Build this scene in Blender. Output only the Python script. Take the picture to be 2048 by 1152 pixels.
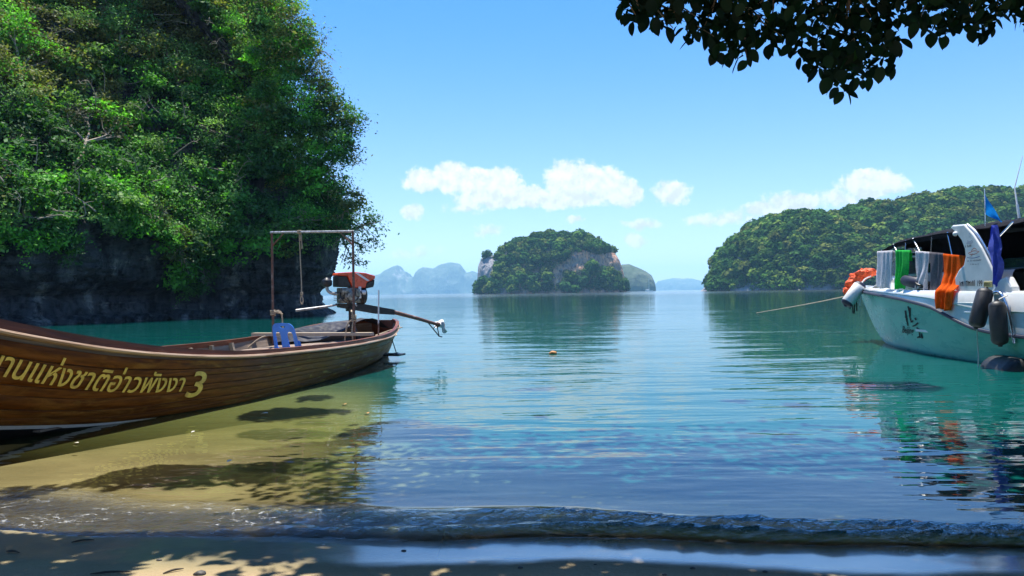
import bpy, bmesh, math, random
import numpy as np
from mathutils import Vector, Matrix

for o in list(bpy.data.objects): bpy.data.objects.remove(o, do_unlink=True)
scene = bpy.context.scene
COL = scene.collection
rng = np.random.default_rng(7)
random.seed(7)
RAD = math.radians

# ------------------------------------------------------------------ camera
F, H, KROLL = 1500.0, 1.45, 0.015          # focal length for a 2048 wide frame, eye height above the water, roll
def hor(px): return 585.0 - KROLL * (px - 1024.0)
def P(px, py, d):                           # point of the place at depth d (metres ahead) seen at a pixel
    return Vector(((px - 1024.0) / F * d, d, H + (hor(px) - py) / F * d))
cam_data = bpy.data.cameras.new('camera')
cam_data.sensor_width = 36.0; cam_data.lens = 36.0 * F / 2048.0
cam_data.clip_start = 0.05; cam_data.clip_end = 60000.0
cam = bpy.data.objects.new('camera', cam_data); COL.objects.link(cam)
pit, rol = math.atan(9.0 / F), math.atan(KROLL)
fwd = Vector((0, math.cos(pit), math.sin(pit)))
rgt = Vector((math.cos(rol), 0, -math.sin(rol)))
up = rgt.cross(fwd).normalized(); rgt = fwd.cross(up).normalized()
cam.matrix_world = Matrix(((rgt.x, up.x, -fwd.x, 0), (rgt.y, up.y, -fwd.y, 0), (rgt.z, up.z, -fwd.z, H), (0, 0, 0, 1)))
scene.camera = cam

# ------------------------------------------------------------------ sun, sky, exposure
SUN_EL, SUN_AZ = RAD(74), RAD(-10)          # azimuth from +Y (ahead), negative = to the left
sdir = Vector((math.sin(SUN_AZ) * math.cos(SUN_EL), math.cos(SUN_AZ) * math.cos(SUN_EL), math.sin(SUN_EL)))
sl = bpy.data.lights.new('sun', 'SUN'); sl.energy = 5.0; sl.angle = RAD(0.53); sl.color = (1.0, 0.95, 0.86)
so = bpy.data.objects.new('sun', sl); COL.objects.link(so)
so.rotation_euler = sdir.to_track_quat('Z', 'Y').to_euler(); so.location = (0, 0, 200)

world = bpy.data.worlds.new('World'); scene.world = world; world.use_nodes = True
SKY_STRENGTH = 0.106
scene.view_settings.view_transform = 'Standard'; scene.view_settings.look = 'None'
scene.view_settings.gamma = 1.0; scene.view_settings.exposure = 0.92; scene.view_settings.use_curve_mapping = False
scene.render.engine = 'CYCLES'
cy = scene.cycles
cy.use_denoising = True; cy.max_bounces = 8; cy.diffuse_bounces = 3; cy.glossy_bounces = 3; cy.transmission_bounces = 4
cy.volume_bounces = 2; cy.transparent_max_bounces = 8; cy.caustics_reflective = False; cy.caustics_refractive = False
cy.sample_clamp_indirect = 3.0; cy.sample_clamp_direct = 2.2
try: cy.denoiser = 'OPENIMAGEDENOISE'
except Exception: pass

# ------------------------------------------------------------------ node helper
class NT:
    def __init__(s, tree): s.t = tree; s.L = tree.links
    def n(s, typ, **kw):
        nd = s.t.nodes.new(typ)
        ins = kw.pop('i', {})
        for k, v in kw.items(): setattr(nd, k, v)
        for k, v in ins.items(): s.set(nd, k, v)
        return nd
    def set(s, nd, k, v):
        sk = nd.inputs[k]
        if isinstance(v, bpy.types.NodeSocket): s.L.new(v, sk)
        elif isinstance(v, bpy.types.Node): s.L.new(v.outputs[0], sk)
        else: sk.default_value = v
    def m(s, op, a, b=0.0, c=None, clamp=False):
        nd = s.n('ShaderNodeMath', operation=op, use_clamp=clamp)
        s.set(nd, 0, a); s.set(nd, 1, b)
        if c is not None: s.set(nd, 2, c)
        return nd.outputs[0]
    def mix(s, f, a, b, blend='MIX'):
        nd = s.n('ShaderNodeMix', data_type='RGBA', blend_type=blend)
        s.set(nd, 0, f)
        for k, v in ((6, a), (7, b)):
            if not isinstance(v, (bpy.types.NodeSocket, bpy.types.Node)) and len(v) == 3: v = (*v, 1)
            s.set(nd, k, v)
        return nd.outputs[2]
    def ramp(s, f, stops):
        nd = s.n('ShaderNodeValToRGB'); s.set(nd, 0, f)
        cr = nd.color_ramp
        while len(cr.elements) < len(stops): cr.elements.new(0.5)
        for e, (p, c) in zip(cr.elements, stops):
            e.position = p; e.color = (*c, 1) if len(c) == 3 else c
        return nd.outputs[0]
    def mapr(s, v, a, b, c=0.0, d=1.0, smooth=True):
        nd = s.n('ShaderNodeMapRange', interpolation_type='SMOOTHSTEP' if smooth else 'LINEAR')
        s.set(nd, 0, v)
        for k, x in zip((1, 2, 3, 4), (a, b, c, d)): s.set(nd, k, x)
        return nd.outputs[0]
    def coords(s, scale=(1, 1, 1), kind='Object'):
        tc = s.n('ShaderNodeTexCoord'); mp = s.n('ShaderNodeMapping')
        s.L.new(tc.outputs[kind], mp.inputs[0]); mp.inputs['Scale'].default_value = scale
        return mp.outputs[0]
    def noise(s, vec, scale, detail=4.0, rough=0.55, dist=0.0):
        nd = s.n('ShaderNodeTexNoise'); s.set(nd, 'Vector', vec)
        nd.inputs['Scale'].default_value = scale; nd.inputs['Detail'].default_value = detail
        nd.inputs['Roughness'].default_value = rough; nd.inputs['Distortion'].default_value = dist
        return nd.outputs[0]
    def bump(s, h, dist=0.01, strength=1.0, normal=None):
        nd = s.n('ShaderNodeBump'); s.set(nd, 'Height', h)
        nd.inputs['Distance'].default_value = dist; nd.inputs['Strength'].default_value = strength
        if normal is not None: s.set(nd, 'Normal', normal)
        return nd.outputs[0]

def newmat(name):
    m = bpy.data.materials.new(name); m.use_nodes = True
    nt = NT(m.node_tree); m.node_tree.nodes.clear()
    out = nt.n('ShaderNodeOutputMaterial')
    return m, nt, out
def plain(name, col, rough=0.5, scale=12.0, var=0.35, bump=0.002, metal=0.0, spec=0.5, dirt=None, stretch=(1, 1, 1), bscale=None, trans=0.0, coat=0.0):
    """principled surface with uneven colour, optional dirt patches and fine relief"""
    m, nt, out = newmat(name)
    v = nt.coords(stretch)
    f = nt.noise(v, scale, 5.0, 0.6)
    c = nt.mix(nt.mapr(f, 0.3, 0.7), [x * (1 - var) for x in col], [min(1, x * (1 + var * 0.6)) for x in col])
    if dirt:
        g = nt.noise(v, scale * 0.35, 6.0, 0.65)
        c = nt.mix(nt.mapr(g, 0.52, 0.72), c, dirt)
    b = nt.n('ShaderNodeBsdfPrincipled')
    nt.set(b, 'Base Color', c)
    nt.set(b, 'Roughness', nt.mapr(nt.noise(v, scale * 2, 3), 0.2, 0.8, rough * 0.75, min(1, rough * 1.25)))
    b.inputs['Metallic'].default_value = metal; b.inputs['Specular IOR Level'].default_value = spec
    b.inputs['Coat Weight'].default_value = coat
    if bump: nt.set(b, 'Normal', nt.bump(nt.noise(v, bscale or scale * 3, 4, 0.6), bump))
    sh = b.outputs[0]
    if trans:
        t = nt.n('ShaderNodeBsdfTranslucent'); nt.set(t, 'Color', c)
        x = nt.n('ShaderNodeMixShader'); x.inputs[0].default_value = trans
        nt.L.new(sh, x.inputs[1]); nt.L.new(t.outputs[0], x.inputs[2]); sh = x.outputs[0]
    nt.L.new(sh, out.inputs[0])
    return m

# ------------------------------------------------------------------ the sky with its cumulus clouds
wn = NT(world.node_tree); world.node_tree.nodes.clear()
wout = wn.n('ShaderNodeOutputWorld')
sky = wn.n('ShaderNodeTexSky', sky_type='NISHITA', sun_disc=False)
sky.sun_elevation = SUN_EL; sky.sun_rotation = SUN_AZ; sky.altitude = 0; sky.air_density = 1.0; sky.dust_density = 0.3; sky.ozone_density = 1.6
tcw = wn.n('ShaderNodeTexCoord'); sep = wn.n('ShaderNodeSeparateXYZ'); wn.L.new(tcw.outputs['Generated'], sep.inputs[0])
az = wn.m('ARCTAN2', sep.outputs[0], sep.outputs[1]); el = wn.m('ARCSINE', sep.outputs[2])
comb = wn.n('ShaderNodeCombineXYZ'); wn.L.new(az, comb.inputs[0]); wn.L.new(el, comb.inputs[1])
n1 = wn.n('ShaderNodeTexNoise'); wn.L.new(comb.outputs[0], n1.inputs['Vector'])
n1.inputs['Scale'].default_value = 26.0; n1.inputs['Detail'].default_value = 7.0; n1.inputs['Roughness'].default_value = 0.6
warp = wn.n('ShaderNodeVectorMath', operation='MULTIPLY_ADD')
wn.L.new(n1.outputs['Color'], warp.inputs[0]); warp.inputs[1].default_value = (0.03, 0.022, 0); wn.L.new(comb.outputs[0], warp.inputs[2])
wsep = wn.n('ShaderNodeVectorMath', operation='SUBTRACT'); wn.L.new(warp.outputs[0], wsep.inputs[0]); wsep.inputs[1].default_value = (0.015, 0.011, 0)
CLOUDS = [(848, 360, 48, 30, 1), (905, 354, 55, 34, 1), (955, 364, 48, 34, 1), (1008, 366, 44, 36, 1), (1060, 392, 60, 24, .95), (1000, 394, 110, 22, .8),
          (1132, 358, 46, 42, 1), (1168, 352, 50, 36, 1), (1218, 370, 50, 40, 1), (1256, 388, 42, 30, .9), (1140, 398, 90, 22, .85), (1346, 387, 44, 27, .85),
          (824, 424, 30, 17, .62), (1272, 478, 28, 21, .62), (1150, 438, 22, 9, .5), (1285, 446, 50, 12, .5), (1745, 366, 62, 30, .95), (1792, 378, 30, 14, .5),
          (1590, 404, 60, 26, .75), (1530, 418, 60, 20, .62), (1450, 438, 90, 18, .42), (975, 462, 40, 16, .34), (940, 412, 60, 18, .4), (1690, 395, 90, 22, .4), (830, 505, 70, 16, .28)]
field = None
for c in CLOUDS:
    if True:
        cx = math.atan((c[0] - 1024) / F); cyy = math.atan((hor(c[0]) - c[1]) / F * math.cos(cx)); rx, ry, st = c[2] / F, c[3] / F, c[4]
    a = wn.n('ShaderNodeVectorMath', operation='SUBTRACT'); wn.L.new(wsep.outputs[0], a.inputs[0]); a.inputs[1].default_value = (cx, cyy, 0)
    b = wn.n('ShaderNodeVectorMath', operation='MULTIPLY'); wn.L.new(a.outputs[0], b.inputs[0]); b.inputs[1].default_value = (1 / rx, 1 / ry, 0)
    ln = wn.n('ShaderNodeVectorMath', operation='LENGTH'); wn.L.new(b.outputs[0], ln.inputs[0])
    v = wn.m('MULTIPLY_ADD', ln.outputs['Value'], -st, st)
    if field is None: field = v
    else:
        sm = wn.n('ShaderNodeMath', operation='SMOOTH_MAX'); wn.L.new(field, sm.inputs[0]); wn.L.new(v, sm.inputs[1]); sm.inputs[2].default_value = 0.22; field = sm.outputs[0]
# the same fair-weather cumulus goes on round the horizon outside the view
wx = wn.n('ShaderNodeSeparateXYZ'); wn.L.new(wsep.outputs[0], wx.inputs[0])
ua = wn.m('SUBTRACT', wn.m('PINGPONG', wx.outputs[0], 0.27), 0.12); ub = wn.m('SUBTRACT', wx.outputs[1], 0.125)
rr_ = wn.m('SQRT', wn.m('ADD', wn.m('POWER', wn.m('MULTIPLY', ua, 11.0), 2.0), wn.m('POWER', wn.m('MULTIPLY', ub, 38.0), 2.0)))
ring = wn.m('SUBTRACT', wn.m('SUBTRACT', 1.0, rr_), wn.mapr(wn.m('ABSOLUTE', az), 0.72, 0.85, 3.0, 0.0)); field = wn.m('MAXIMUM', field, ring)
n2 = wn.n('ShaderNodeTexNoise'); wn.L.new(comb.outputs[0], n2.inputs['Vector'])
n2.inputs['Scale'].default_value = 70.0; n2.inputs['Detail'].default_value = 6.0; n2.inputs['Roughness'].default_value = 0.62
fld = wn.m('ADD', field, wn.m('MULTIPLY', wn.m('MULTIPLY_ADD', n2.outputs[0], 0.9, -0.45), wn.mapr(field, -0.25, 0.10)))
cover = wn.mapr(fld, 0.0, 0.34)
# sun side of the puffs bright, undersides thin and bluish
n3 = wn.n('ShaderNodeTexNoise'); up_off = wn.n('ShaderNodeVectorMath', operation='ADD'); wn.L.new(comb.outputs[0], up_off.inputs[0]); up_off.inputs[1].default_value = (-0.004, 0.010, 0)
wn.L.new(up_off.outputs[0], n3.inputs['Vector']); n3.inputs['Scale'].default_value = 70.0; n3.inputs['Detail'].default_value = 6.0; n3.inputs['Roughness'].default_value = 0.62
lit = wn.mapr(wn.m('ADD', wn.m('SUBTRACT', n2.outputs[0], n3.outputs[0]), wn.m('MULTIPLY_ADD', n1.outputs[0], 0.5, -0.25)), -0.2, 0.2, 0.80, 1.04)
lit = wn.m('MULTIPLY', lit, wn.mapr(el, 0.105, 0.15, 0.90, 1.0))
skyc = wn.n('ShaderNodeVectorMath', operation='MULTIPLY'); wn.L.new(sky.outputs[0], skyc.inputs[0]); wn.L.new(wn.mix(wn.mapr(el, 0.0, 0.42), (0.76, 0.81, 0.98), (0.30, 0.69, 1.12)), skyc.inputs[1])
cl = wn.n('ShaderNodeVectorMath', operation='SCALE'); cl.inputs[0].default_value = (6.0, 6.2, 6.5); wn.L.new(lit, cl.inputs['Scale'])
wcol = wn.mix(wn.m('MULTIPLY', cover, 0.93), skyc.outputs[0], cl.outputs[0])
bg = wn.n('ShaderNodeBackground'); wn.L.new(wcol, bg.inputs[0]); bg.inputs[1].default_value = SKY_STRENGTH
wn.L.new(bg.outputs[0], wout.inputs[0])

# ------------------------------------------------------------------ noise, meshes, objects
def _hash(ix, iy, iz, seed):
    h = (ix.astype(np.int64) * 374761393 + iy.astype(np.int64) * 668265263 + iz.astype(np.int64) * 2147483647 + seed * 974711) & 0xffffffff
    h = ((h ^ (h >> 13)) * 1274126177) & 0xffffffff
    h = ((h ^ (h >> 16)) * 2246822519) & 0xffffffff
    return ((h ^ (h >> 15)) & 0xffff) / 32767.5 - 1.0
def vnoise(p, seed=0):
    p = np.asarray(p, float); i = np.floor(p); f = p - i; f = f * f * (3 - 2 * f)
    i = i.astype(np.int64); r = 0
    for dx in (0, 1):
        for dy in (0, 1):
            for dz in (0, 1):
                w = (f[:, 0] if dx else 1 - f[:, 0]) * (f[:, 1] if dy else 1 - f[:, 1]) * (f[:, 2] if dz else 1 - f[:, 2])
                r = r + w * _hash(i[:, 0] + dx, i[:, 1] + dy, i[:, 2] + dz, seed)
    return r
def fbm(p, octv=4, seed=0, gain=0.5):
    p = np.asarray(p, float); a, s, r = 1.0, 0.0, 0.0
    for k in range(octv):
        r = r + a * vnoise(p, seed + k * 17); s += a; a *= gain; p = p * 2.03
    return r / s
def sstep(a, b, x):
    t = np.clip((np.asarray(x, float) - a) / (b - a), 0, 1); return t * t * (3 - 2 * t)

ORG = {}
def link(o, parent=None, label=None, cat=None, group=None, kind=None):
    COL.objects.link(o)
    if parent is not None: o.parent = parent
    for k, v in (('label', label), ('category', cat), ('group', group), ('kind', kind)):
        if v: o[k] = v
    return o
def empty(name, loc, label, cat, group=None):
    o = bpy.data.objects.new(name, None); o.location = loc; o.empty_display_size = 0.2
    link(o, None, label, cat, group); ORG[o.name] = Vector(loc); return o
def meshdata(name, verts, faces, smooth=False):
    me = bpy.data.meshes.new(name)
    verts = np.asarray(verts, np.float32).reshape(-1, 3)
    if isinstance(faces, np.ndarray) and faces.ndim == 2:
        nf, k = faces.shape
        me.vertices.add(len(verts)); me.vertices.foreach_set('co', verts.ravel())
        me.loops.add(nf * k); me.loops.foreach_set('vertex_index', faces.astype(np.int32).ravel())
        me.polygons.add(nf); me.polygons.foreach_set('loop_start', np.arange(0, nf * k, k, dtype=np.int32))
        me.update(calc_edges=True)
    else:
        me.from_pydata(verts.tolist(), [], [list(map(int, f)) for f in faces]); me.update()
    if smooth: me.polygons.foreach_set('use_smooth', np.ones(len(me.polygons), bool))
    return me
def ob(name, verts, faces, mat, parent=None, smooth=False, loc=None, label=None, cat=None, group=None, kind=None, autosmooth=None):
    """one mesh object; vertices are given in world coordinates"""
    if parent is not None: org = ORG[parent.name]
    else: org = Vector(loc) if loc is not None else Vector((0, 0, 0))
    v = np.asarray(verts, float).reshape(-1, 3) - np.array(org)
    me = meshdata(name, v, faces, smooth)
    for m_ in (mat if isinstance(mat, (list, tuple)) else [mat]): me.materials.append(m_)
    if autosmooth: me.set_sharp_from_angle(angle=RAD(autosmooth))
    o = bpy.data.objects.new(name, me)
    if parent is None: o.location = org
    ORG[o.name] = org
    link(o, parent, label, cat, group, kind)
    ORG[o.name] = org
    return o
class MB:
    """collects shapes for one mesh"""
    def __init__(s): s.v = []; s.f = []
    def add(s, v, f):
        b = len(s.v); s.v += [tuple(x) for x in v]; s.f += [tuple(i + b for i in q) for q in f]; return s
    def box(s, c, size, ax=None, bev=0.0):
        c = Vector(c); hx, hy, hz = [k / 2 for k in size]
        X, Y, Z = ax if ax else (Vector((1, 0, 0)), Vector((0, 1, 0)), Vector((0, 0, 1)))
        if bev <= 0:
            v = [c + X * (i * hx) + Y * (j * hy) + Z * (k * hz) for i in (-1, 1) for j in (-1, 1) for k in (-1, 1)]
            return s.add(v, [(0, 1, 3, 2), (4, 6, 7, 5), (0, 4, 5, 1), (2, 3, 7, 6), (0, 2, 6, 4), (1, 5, 7, 3)])
        bm = bmesh.new(); bmesh.ops.create_cube(bm, size=1)
        for w in bm.verts: w.co = Vector((w.co.x * 2 * hx, w.co.y * 2 * hy, w.co.z * 2 * hz))
        bmesh.ops.bevel(bm, geom=list(bm.edges), offset=bev, segments=2, affect='EDGES', profile=0.6)
        bm.verts.ensure_lookup_table()
        v = [c + X * w.co.x + Y * w.co.y + Z * w.co.z for w in bm.verts]; f = [[w.index for w in q.verts] for q in bm.faces]
        bm.free(); return s.add(v, f)
    def tube(s, pts, r, n=8, cap=True):
        pts = [Vector(p) for p in pts]; m = len(pts)
        rr = [r] * m if not hasattr(r, '__len__') else list(r)
        T = [(pts[min(i + 1, m - 1)] - pts[max(i - 1, 0)]).normalized() for i in range(m)]
        ref = Vector((0, 0, 1)) if abs(T[0].z) < 0.9 else Vector((1, 0, 0))
        v = []; N = (ref - T[0] * ref.dot(T[0])).normalized()
        for i in range(m):
            N = (N - T[i] * N.dot(T[i]))
            N = N.normalized() if N.length > 1e-6 else T[i].orthogonal().normalized()
            B = T[i].cross(N)
            for k in range(n):
                a = 2 * math.pi * k / n
                v.append(pts[i] + (N * math.cos(a) + B * math.sin(a)) * rr[i])
        f = [(i * n + k, i * n + (k + 1) % n, (i + 1) * n + (k + 1) % n, (i + 1) * n + k) for i in range(m - 1) for k in range(n)]
        if cap: f += [tuple(range(n - 1, -1, -1)), tuple((m - 1) * n + k for k in range(n))]
        return s.add(v, f)
    def lathe(s, c, axis, prof, n=16):
        """prof: (distance along axis, radius)"""
        c = Vector(c); A = Vector(axis).normalized(); N = A.orthogonal().normalized(); B = A.cross(N)
        v = []; m = len(prof)
        for (t, r) in prof:
            for k in range(n):
                a = 2 * math.pi * k / n; v.append(c + A * t + (N * math.cos(a) + B * math.sin(a)) * max(r, 1e-4))
        f = [(i * n + k, i * n + (k + 1) % n, (i + 1) * n + (k + 1) % n, (i + 1) * n + k) for i in range(m - 1) for k in range(n)]
        f += [tuple(range(n - 1, -1, -1)), tuple((m - 1) * n + k for k in range(n))]
        return s.add(v, f)
    def grid(s, G):
        nu, nv = len(G), len(G[0])
        return s.add([p for row in G for p in row], [(i * nv + j, i * nv + j + 1, (i + 1) * nv + j + 1, (i + 1) * nv + j) for i in range(nu - 1) for j in range(nv - 1)])
    def prism(s, poly, ext):
        n = len(poly); e = Vector(ext); poly = [Vector(p) for p in poly]
        return s.add(poly + [p + e for p in poly], [tuple(range(n - 1, -1, -1)), tuple(range(n, 2 * n))] + [(i, (i + 1) % n, n + (i + 1) % n, n + i) for i in range(n)])
    def build(s, name, mat, parent=None, smooth=True, auto=40, **kw):
        return ob(name, s.v, s.f, mat, parent, smooth, autosmooth=auto if smooth else None, **kw)
def gridfaces(nu, nv):
    i, j = np.meshgrid(np.arange(nu - 1), np.arange(nv - 1), indexing='ij'); a = (i * nv + j).ravel()
    return np.stack([a, a + nv, a + nv + 1, a + 1], 1)
def spline(ctrl, n):
    """smooth curve through control points"""
    c = [Vector(p) for p in ctrl]; c = [c[0] * 2 - c[1]] + c + [c[-1] * 2 - c[-2]]; out = []
    seg = len(c) - 3
    for q in range(n):
        t = q / (n - 1) * seg; i = min(int(t), seg - 1); t -= i
        p0, p1, p2, p3 = c[i:i + 4]
        out.append(0.5 * ((2 * p1) + (p2 - p0) * t + (2 * p0 - 5 * p1 + 4 * p2 - p3) * t * t + (3 * p1 - p0 - 3 * p2 + p3) * t ** 3))
    return out

# ================================================================== BEACH AND SEA
def shore_y(x):
    xc = np.clip(x, -7, 8)
    return 4.42 - 0.09 * xc + 0.05 * np.sin(xc * 1.3 + 0.6) + 0.03 * np.sin(xc * 3.1)
def bed_z(x, y):
    t = y - shore_y(x)
    g = 0.62 + 1.0 * sstep(-6.0, 6.0, x)
    deep = -(0.045 * t + 0.0045 * t * t) * g
    dry = -0.062 * t - 0.004 * np.minimum(0, t + 2.5) ** 2 * 0
    z = np.where(t > 0, deep, dry)
    return np.maximum(z, -6.0) + 0.006 * fbm(np.column_stack([np.ravel(x) * 1.4, np.ravel(y) * 2.2, 0 * np.ravel(x)]), 3, 3).reshape(np.shape(z)) * (t < 1.5)

m_sand, nt, out = newmat('sand')
v = nt.coords()
g1 = nt.noise(v, 1.3, 5); g2 = nt.noise(v, 190.0, 3, 0.7); g3 = nt.noise(v, 22.0, 5, 0.65)
sepz = nt.n('ShaderNodeSeparateXYZ'); nt.L.new(v, sepz.inputs[0])
att = nt.n('ShaderNodeAttribute', attribute_name='wet')
wet = att.outputs['Fac']
dry = nt.mix(nt.mapr(g2, 0.3, 0.7), (0.28, 0.19, 0.11), (0.46, 0.33, 0.19))
dry = nt.mix(nt.m('MULTIPLY', nt.mapr(g3, 0.55, 0.75), 0.5), dry, (0.10, 0.08, 0.06))
wc = nt.mix(nt.mapr(g1, 0.35, 0.65), (0.28, 0.23, 0.10), (0.40, 0.33, 0.15))
c = nt.mix(wet, dry, wc)
c = nt.mix(nt.n('ShaderNodeAttribute', attribute_name='shore_shade').outputs['Fac'], c, nt.mix(nt.mapr(g2, .3, .7), (0.075, 0.060, 0.038), (0.14, 0.11, 0.07)))  # shade and dark reflection of the shore wave painted into the sand colour
b = nt.n('ShaderNodeBsdfPrincipled'); nt.set(b, 'Base Color', c)
film = nt.n('ShaderNodeAttribute', attribute_name='film').outputs['Fac']
nt.set(b, 'Roughness', nt.mapr(film, 0.0, 1.0, 0.85, 0.2, False))
nt.set(b, 'Coat Weight', nt.m('MULTIPLY', film, 1.0)); b.inputs['Coat Roughness'].default_value = 0.10; b.inputs['Coat IOR'].default_value = 2.5
hh = nt.m('ADD', nt.m('MULTIPLY', g3, 0.010), nt.m('MULTIPLY', g2, 0.0022))
bs = nt.n('ShaderNodeBump'); nt.set(bs, 'Height', hh); nt.set(bs, 'Strength', nt.mapr(film, 0, 1, 1.0, 0.3, False)); bs.inputs['Distance'].default_value = 1.0
nt.L.new(bs.outputs[0], b.inputs['Normal'])
nt.L.new(b.outputs[0], out.inputs[0])

xs = np.concatenate([np.linspace(-90, -8, 40)[:-1], np.linspace(-8, 8, 260), np.linspace(8, 90, 40)[1:]])
ys = np.concatenate([np.linspace(-40, 2.6, 24)[:-1], np.linspace(2.6, 6.5, 130), np.linspace(6.5, 120, 70)[1:]])
X, Y = np.meshgrid(xs, ys, indexing='ij')
Z = bed_z(X, Y)
Z = np.where(Y < 2.6, np.minimum(Z, 1.2), Z)
beach = ob('beach', np.stack([X, Y, Z], -1).reshape(-1, 3), gridfaces(len(xs), len(ys)), m_sand, smooth=True, kind='structure')
T = (Y - shore_y(X)).ravel()
edge = 0.07 * fbm(np.column_stack([X.ravel() * 1.1, 0 * X.ravel(), 0 * X.ravel()]), 3, 8) + 0.035 * fbm(np.column_stack([X.ravel() * 6, Y.ravel() * 9, 0 * X.ravel()]), 3, 9)
wetv = sstep(-0.9, -0.45, T + edge)
filmv = sstep(-0.56, -0.44, T + edge) * (0.35 + 0.65 * sstep(-3.0, 0.5, X.ravel()))
shadev = sstep(-0.9, -0.35, T + edge) * (1 - sstep(0.5, 1.3, T)) * (0.55 + 0.45 * sstep(-2.5, 0, X.ravel()))  # where the painted shade band lies along the waterline
for nm, val in (('wet', wetv), ('film', filmv), ('shore_shade', shadev)):
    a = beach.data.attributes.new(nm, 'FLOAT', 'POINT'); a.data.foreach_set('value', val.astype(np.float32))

# water surface -----------------------------------------------------
m_sea, nt, out = newmat('sea_water')
tc = nt.n('ShaderNodeTexCoord')
def mapped(scale, rot=0.0):
    mp = nt.n('ShaderNodeMapping'); nt.L.new(tc.outputs['Object'], mp.inputs[0]); mp.inputs['Scale'].default_value = scale; mp.inputs['Rotation'].default_value = (0, 0, rot); return mp.outputs[0]
dep = nt.n('ShaderNodeAttribute', attribute_name='depth').outputs['Fac']
chop = nt.n('ShaderNodeAttribute', attribute_name='chop').outputs['Fac']
sp = nt.n('ShaderNodeSeparateXYZ'); nt.L.new(tc.outputs['Object'], sp.inputs[0])
w1 = nt.noise(mapped((0.20, 1.0, 1.0), 0.05), 1.9, 2.5, 0.5, 0.25)         # ripples about 0.7 m apart
w2 = nt.noise(mapped((0.28, 1.0, 1.0), -0.12), 0.45, 2.0, 0.5, 0.4)       # slower swell
w3 = nt.noise(mapped((0.5, 1.0, 1.0), 0.2), 5.0, 2.0, 0.5)                # fine ripples
w4 = nt.noise(mapped((0.3, 1.0, 1.0), 0.08), 0.09, 2.0, 0.5)              # far water
patch = nt.mapr(nt.noise(mapped((0.5, 1, 1)), 0.11, 3), 0.35, 0.65, 0.45, 1.1)
near = nt.mapr(sp.outputs[1], 5.0, 20.0, 1.7, 0.8)
hgt = nt.m('MULTIPLY', nt.m('ADD', nt.m('MULTIPLY', w1, 0.018), nt.m('MULTIPLY', w3, 0.004)), nt.m('MULTIPLY', patch, near))
hgt = nt.m('ADD', hgt, nt.m('ADD', nt.m('MULTIPLY', w2, 0.013), nt.m('MULTIPLY', w4, 0.05)))
foamy = nt.noise(mapped((0.7, 1, 1)), 26.0, 4.0, 0.65)
hgt = nt.m('ADD', hgt, nt.m('MULTIPLY', nt.m('MULTIPLY', foamy, 0.03), chop))
nrm = nt.bump(hgt, 1.0)
fr = nt.n('ShaderNodeFresnel'); fr.inputs['IOR'].default_value = 2.8; nt.L.new(nrm, fr.inputs['Normal'])
gl = nt.n('ShaderNodeBsdfGlossy'); nt.set(gl, 'Roughness', nt.mapr(sp.outputs[1], 8.0, 400.0, 0.015, 0.10)); nt.L.new(nrm, gl.inputs['Normal'])
tr = nt.n('ShaderNodeBsdfTransparent'); nt.set(tr, 'Color', nt.mix(nt.mapr(dep, 0.0, 0.5), (0.97, 0.98, 0.93), (0.72, 0.85, 0.52)))
di = nt.n('ShaderNodeBsdfDiffuse'); nt.L.new(nrm, di.inputs['Normal'])
body = nt.mix(nt.mapr(dep, 0.12, 0.62), (0.33, 0.37, 0.11), (0.003, 0.084, 0.076))
nt.set(di, 'Color', body)
opac = nt.m('SUBTRACT', 1.0, nt.m('POWER', 2.718, nt.m('MULTIPLY', nt.m('MAXIMUM', nt.m('SUBTRACT', dep, 0.07), 0.0), -2.9)), clamp=True)
mb = nt.n('ShaderNodeMixShader'); nt.L.new(opac, mb.inputs[0]); nt.L.new(tr.outputs[0], mb.inputs[1]); nt.L.new(di.outputs[0], mb.inputs[2])
mx = nt.n('ShaderNodeMixShader'); nt.L.new(fr.outputs[0], mx.inputs[0]); nt.L.new(mb.outputs[0], mx.inputs[1]); nt.L.new(gl.outputs[0], mx.inputs[2])
foam_glint = nt.n('ShaderNodeBsdfDiffuse'); foam_glint.inputs[0].default_value = (0.75, 0.78, 0.8, 1)  # white foam flecks that also paint in the glints on the chop
fm_ = nt.m('MULTIPLY', nt.m('MULTIPLY', nt.mapr(nt.noise(mapped((0.45, 1, 1)), 34.0, 5.0, 0.7), 0.56, 0.66), nt.mapr(nt.noise(mapped((0.3, 1, 1)), 5.0, 3.0), 0.45, 0.6)), nt.m('MULTIPLY', chop, 0.55))
mf = nt.n('ShaderNodeMixShader'); nt.L.new(fm_, mf.inputs[0]); nt.L.new(mx.outputs[0], mf.inputs[1]); nt.L.new(foam_glint.outputs[0], mf.inputs[2])
nt.L.new(mf.outputs[0], out.inputs[0])

tx = np.linspace(-1, 1, 701); xs = 2.2 * np.sinh(tx * math.asinh(26000 / 2.2))
ty = np.linspace(0, 1, 441); ys = 3.9 + 1.3 * np.sinh(ty * math.asinh(26000 / 1.3))
X, Y = np.meshgrid(xs, ys, indexing='ij')
T = Y - shore_y(X)
crest = np.clip(0.42 - 0.075 * np.clip(X, -6, 4), 0.12, 0.9)             # distance of the small breaker's back behind its front
q = np.column_stack([X.ravel(), Y.ravel(), 0 * X.ravel()])
warpv = 0.10 * fbm(q * [0.9, 0.4, 1], 3, 5).reshape(X.shape)
band = sstep(-0.02, 0.06, T + warpv * .4) * (1 - sstep(crest * 0.9, crest * 1.5, T + warpv))
hgtm = 0.036 * band * (0.5 + 0.9 * sstep(-3, 1.5, X)) * (1 + 0.5 * np.sin((T + warpv) / np.maximum(crest, .05) * 9.0))
turb = fbm(q * [5.0, 13.0, 1], 4, 11).reshape(X.shape)
hgtm = hgtm + 0.026 * band * turb
ridge = np.exp(-((T + warpv * .6 - crest * 1.25) / 0.07) ** 2)
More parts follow.
